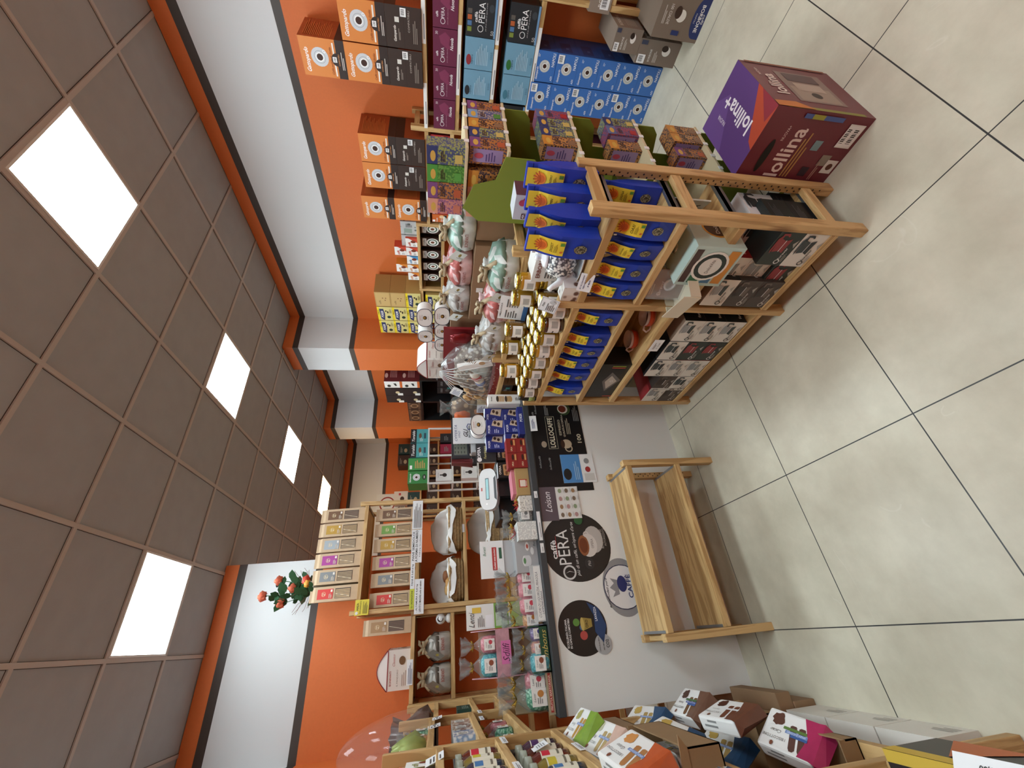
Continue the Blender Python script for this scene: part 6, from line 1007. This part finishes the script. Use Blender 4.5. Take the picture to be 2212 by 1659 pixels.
card('price_card', .13, .075, -.262, .83, .603, FX, -1.0, [('t', 'COLLEZIONE LOLLO CAFFE', .5, .75, .9, .16, '#333333', 1), ('t', '2 tazzine con piattino', .5, .5, .7, .13, '#555555', 1), ('t', '€ 8,00', .5, .24, .3, .15, '#333333', 1)], 'white price card lettered COLLEZIONE LOLLO CAFFE on the dark gift box')
kraft(-.60, -.37, .40, .60, .4505, .60, 'small brown carton behind the dark gift box at the lower left')
# ================= far part of the shop =================
bs = empty('shelving_unit', (3.07, 5.99, 0), RW, 'black shelving unit between the two wall pilasters with dark coffee boxes', 'shelving unit')
bk_ = mat('#141416', .4); W_ = 1.19
for x in (0, W_/2, W_): B().box(max(0, x-.02), min(W_, x+.02), 0, .38, 0, 1.84, bk_).obj('side_panel', bs)
for z in (.1, .55, 1.0, 1.40, 1.84): B().box(.02, W_-.02, 0, .38, z-.03, z, bk_).obj('shelf_board', bs)
dr = carton('drd', .16, .33, .235, '#e2e0dc', [('e', .3, .75, .2, .1, '#2a2a28'), ('p', [(.3, .4), (.7, .5), (.7, .35), (.3, .3)], '#2a2a28'), ('r', 0, 0, 1, .14, '#c8642c')], right=[('e', .3, .88, .12, .09, '#c8a8a0'), ('lines', .2, .3, .6, .4, 5, '#b08080')], sidecol='#5a1a20', topcol='#5a1a20')
dk1 = carton('dk1', .20, .33, .24, '#201a1e', [('e', .4, .3, .16, .12, '#c8b890'), ('r', 0, 0, .3, .3, '#e0e0dc')], right=[('t', 'LOLLOCAFFE', .5, .8, .7, .1, '#c0b0a8'), ('e', .5, .45, .2, .14, '#a89a88'), ('r', 0, 0, 1, .3, '#5c2038')], sidecol='#241c20')
bn = carton('bnn', .20, .33, .20, '#3c2a22', [('e', .5, .5, .3, .3, '#9a7a5c'), ('e', .5, .5, .2, .2, '#5a3c28')]+[('e', .15+.24*(k % 4), .15+.7*(k//4), .08, .09, '#7a5a44') for k in range(8)])
for z in (0, .236): put('coffee_box', dr, 3.245, 4.92, 1.8405+z, RW, 'dark red coffee box with a white front on the black shelving, %s one' % ['lower', 'upper'][z > 0], 'coffee box', 'dark red coffee boxes')
for y in (5.11, 5.315):
    for z in (0, .241): put('coffee_box', dk1, 3.245, y, 1.8405+z, RW, 'black and plum coffee box on the black shelving, %s layer, %s one' % (['lower', 'upper'][z > 0], ['nearer', 'farther'][y > 5.2]), 'coffee box', 'black and plum coffee boxes')
for y in (5.525, 5.73, 5.92): put('coffee_box', bn, 3.245, y, 1.8405, RW, 'brown box printed with coffee beans on the black shelving, %s from the camera' % ORD[[5.525, 5.73, 5.92].index(y)], 'coffee box', 'bean-printed boxes')
bx_ = carton('bx_', .17, .3, .20, '#151518', [('t', 'LOLLO', .5, .7, .6, .14, '#8a8a8a', 1), ('e', .5, .3, .2, .14, '#4a4a4a'), ('r', .7, 0, .3, .3, '#2a6a6a')])
for zi, z in enumerate((.5505, 1.0005, 1.4005)):
    for k in range(5):
        if zi == 2 and k == 2: continue
        put('coffee_box', bx_, 3.24, 4.91+.18*k+(.055 if k > 2 else 0), z, RW, 'black coffee box inside the black shelving, %s shelf, %s from the camera' % (['low', 'middle', 'high'][zi], ORD[k]), 'coffee box', 'black boxes inside the black shelving')
# white metal rack
rk = empty('metal_rack', (1.86, 5.5, 0), 0, 'white metal tube rack with teal and green coffee boxes on top', 'rack')
wm = mat('#d6d6d2', .35)
for x in (0, .40, .82):
    for y in (0, .32): B().box(x-.011, x+.011, y-.011, y+.011, 0, 1.73, wm).obj('post', rk)
for z in (.25, .65, 1.03, 1.386, 1.72):
    b = B()
    for y in (0, .32): b.box(-.011, .831, y-.009, y+.009, z-.012, z+.008, wm)
    for x in (0, .82): b.box(x-.009, x+.009, 0, .32, z-.012, z+.008, wm)
    for k in range(9): b.box(.08*k+.06, .08*k+.064, 0, .32, z, z+.006, wm)
    b.obj('wire_shelf', rk)
te = carton('te', .215, .30, .245, '#4a9ba0', [('r', 0, .66, 1, .34, '#131416'), ('t', 'Toraldo', .5, .83, .8, .16, '#e0e0e0', 1, 1), ('r', .3, .12, .4, .12, '#2a4a5a'), ('e', .5, .45, .2, .08, '#6a4a38'), ('lines', .1, .3, .3, .2, 3, '#bfe0e0')], topcol='#131416')
gn = carton('gn', .175, .30, .262, '#2f7a3c', cup(.5, .56, .28)+[('t', 'Gattopardo', .45, .86, .7, .1, '#eef4ee', 1, 1), ('e', .5, .16, .22, .1, '#16301a'), ('t', '100', .5, .16, .2, .06, '#eeeeee', 1)])
gn2 = carton('gn2', .175, .30, .262, '#3a8a46', [('r', .1, .8, .3, .12, '#e8e8e8'), ('lines', .15, .15, .7, .55, 6, '#c89a5c')])
for i, x in enumerate((2.575, 2.353)): put('coffee_box', te, x, 5.66, 1.729, 0, 'teal and black coffee box on the white rack, %s one' % ['right', 'left'][i], 'coffee box', 'teal coffee boxes')
for i, (x, m) in enumerate(((2.145, gn2), (1.957, gn))): put('coffee_box', m, x, 5.66, 1.729, 0, ['green coffee box side with small print beside the teal boxes', 'green coffee box with a white cup at the left of the white rack'][i], 'coffee box')
wb_ = carton('wmb', .17, .14, .22, '#dededc', [('e', .5, .45, .16, .14, '#2a2422'), ('r', .45, .45, .1, .3, '#2a2422'), ('t', 'foodness', .5, .85, .4, .06, '#777777')])
put('machine_box', wb_, 1.99, 5.62, 1.396, 0, 'white machine box on the upper tier of the white rack', 'box'); put('machine_box', wb_, 2.02, 5.62, 1.04, 0, 'white machine box on the middle tier of the white rack', 'box')
for i, (x, z, c) in enumerate(((2.2, 1.04, '#1c1c20'), (2.45, 1.04, '#2a2a2c'), (2.55, 1.396, '#1c1c20'), (2.38, 1.396, '#8c1a38'))):
    put('storage_box', carton('sb'+c, .14, .2, .16, c, [('lines', .2, .3, .6, .4, 3, '#777777')]), x, 5.64, z, 0, '%s box on the %s tier of the white rack' % (['black', 'charcoal', 'black', 'crimson'][i], ['middle', 'middle', 'upper', 'upper'][i])+['', '', ' at its right end', ' beside the black one'][i], 'box')
# wooden shelving on the back wall with a jumble of coffee boxes
bw = shelving('shelving_unit', 'far pine shelving unit against the back wall behind the white rack', (2.02, 7.8, 0), 0, [0, .77, 1.54], .32, 1.93, [(0, 1.93), (1, 1.93), (0, 1.6), (1, 1.6), (0, 1.15), (1, 1.15), (0, .7), (1, .7)], rungs=(.2, .9))
cols = ['#3a2a24', '#1c3c3c', '#4a1c24', '#20203c', '#141416', '#5a4638']
def fb(c, w, h): return carton('fb%s%d' % (c, h*100), w, .26, h, c, [('e', .35, .35, .2, .14, '#a8987c'), ('lines', .15, .65, .6, .2, 2, '#8a8478')])
k = 0
for z, hs in ((1.9305, None), (1.6005, .2), (1.1505, .2), (.7005, .2)):
    for i in range(6):
        x = 2.14+.24*i+(.03 if i > 2 else 0)
        if hs: put('coffee_box', fb(cols[(i*5+k) % 6], .20, hs), x, 7.94, z, 0, 'dark coffee box on the far back shelving, %s shelf, %s from the left' % ({1.6005: 'upper', 1.1505: 'middle', .7005: 'lower'}[z], ORD[i]), 'coffee box', 'dark coffee boxes on the far shelving')
        else:
            for q in range([1, 1, 0, 1, 2, 2][i]): put('coffee_box', fb(cols[(i+2*q) % 6], .215, .22), x, 7.94, z+.2205*q, 0, 'dark coffee box on top of the far shelving, %s layer, %s from the left' % (ORD[q], ORD[i]), 'coffee box', 'dark coffee boxes on top of the far shelving')
        k += 1
put('coffee_box', carton('wfb', .22, .24, .25, '#c8c2bc', [('e', .35, .4, .2, .15, '#3a2418'), ('r', .65, .5, .2, .16, '#a83a40')]), 2.40, 7.60+.33, 2.1515, 0, 'pale coffee box with a red spot on top of the far shelving', 'coffee box')
sn = B(); sn.box(-.2, .2, -.006, 0, 0, .54, mat('#d8dcde', .4)); sn.art((-.2, -.006, 0), (1, 0, 0), (0, 0, 1), [('ring', .5, .62, .30, .36, '#8c2020'), ('t', 'P', .5, .62, .2, .25, '#2a2a2a', 1), ('t', 'NON FUMARE', .5, .2, .8, .12, '#2a2a2a', 1), ('lines', .1, .04, .8, .1, 2, '#777777')], W=.4, H=.54)
tag(sn.obj('prohibition_sign', None, (2.37, 8.138, 2.22)), 'white prohibition sign with a red ring high on the back wall', 'sign')
for o in PROTO:
    for c in [o]+list(o.children_recursive): bpy.data.objects.remove(c)
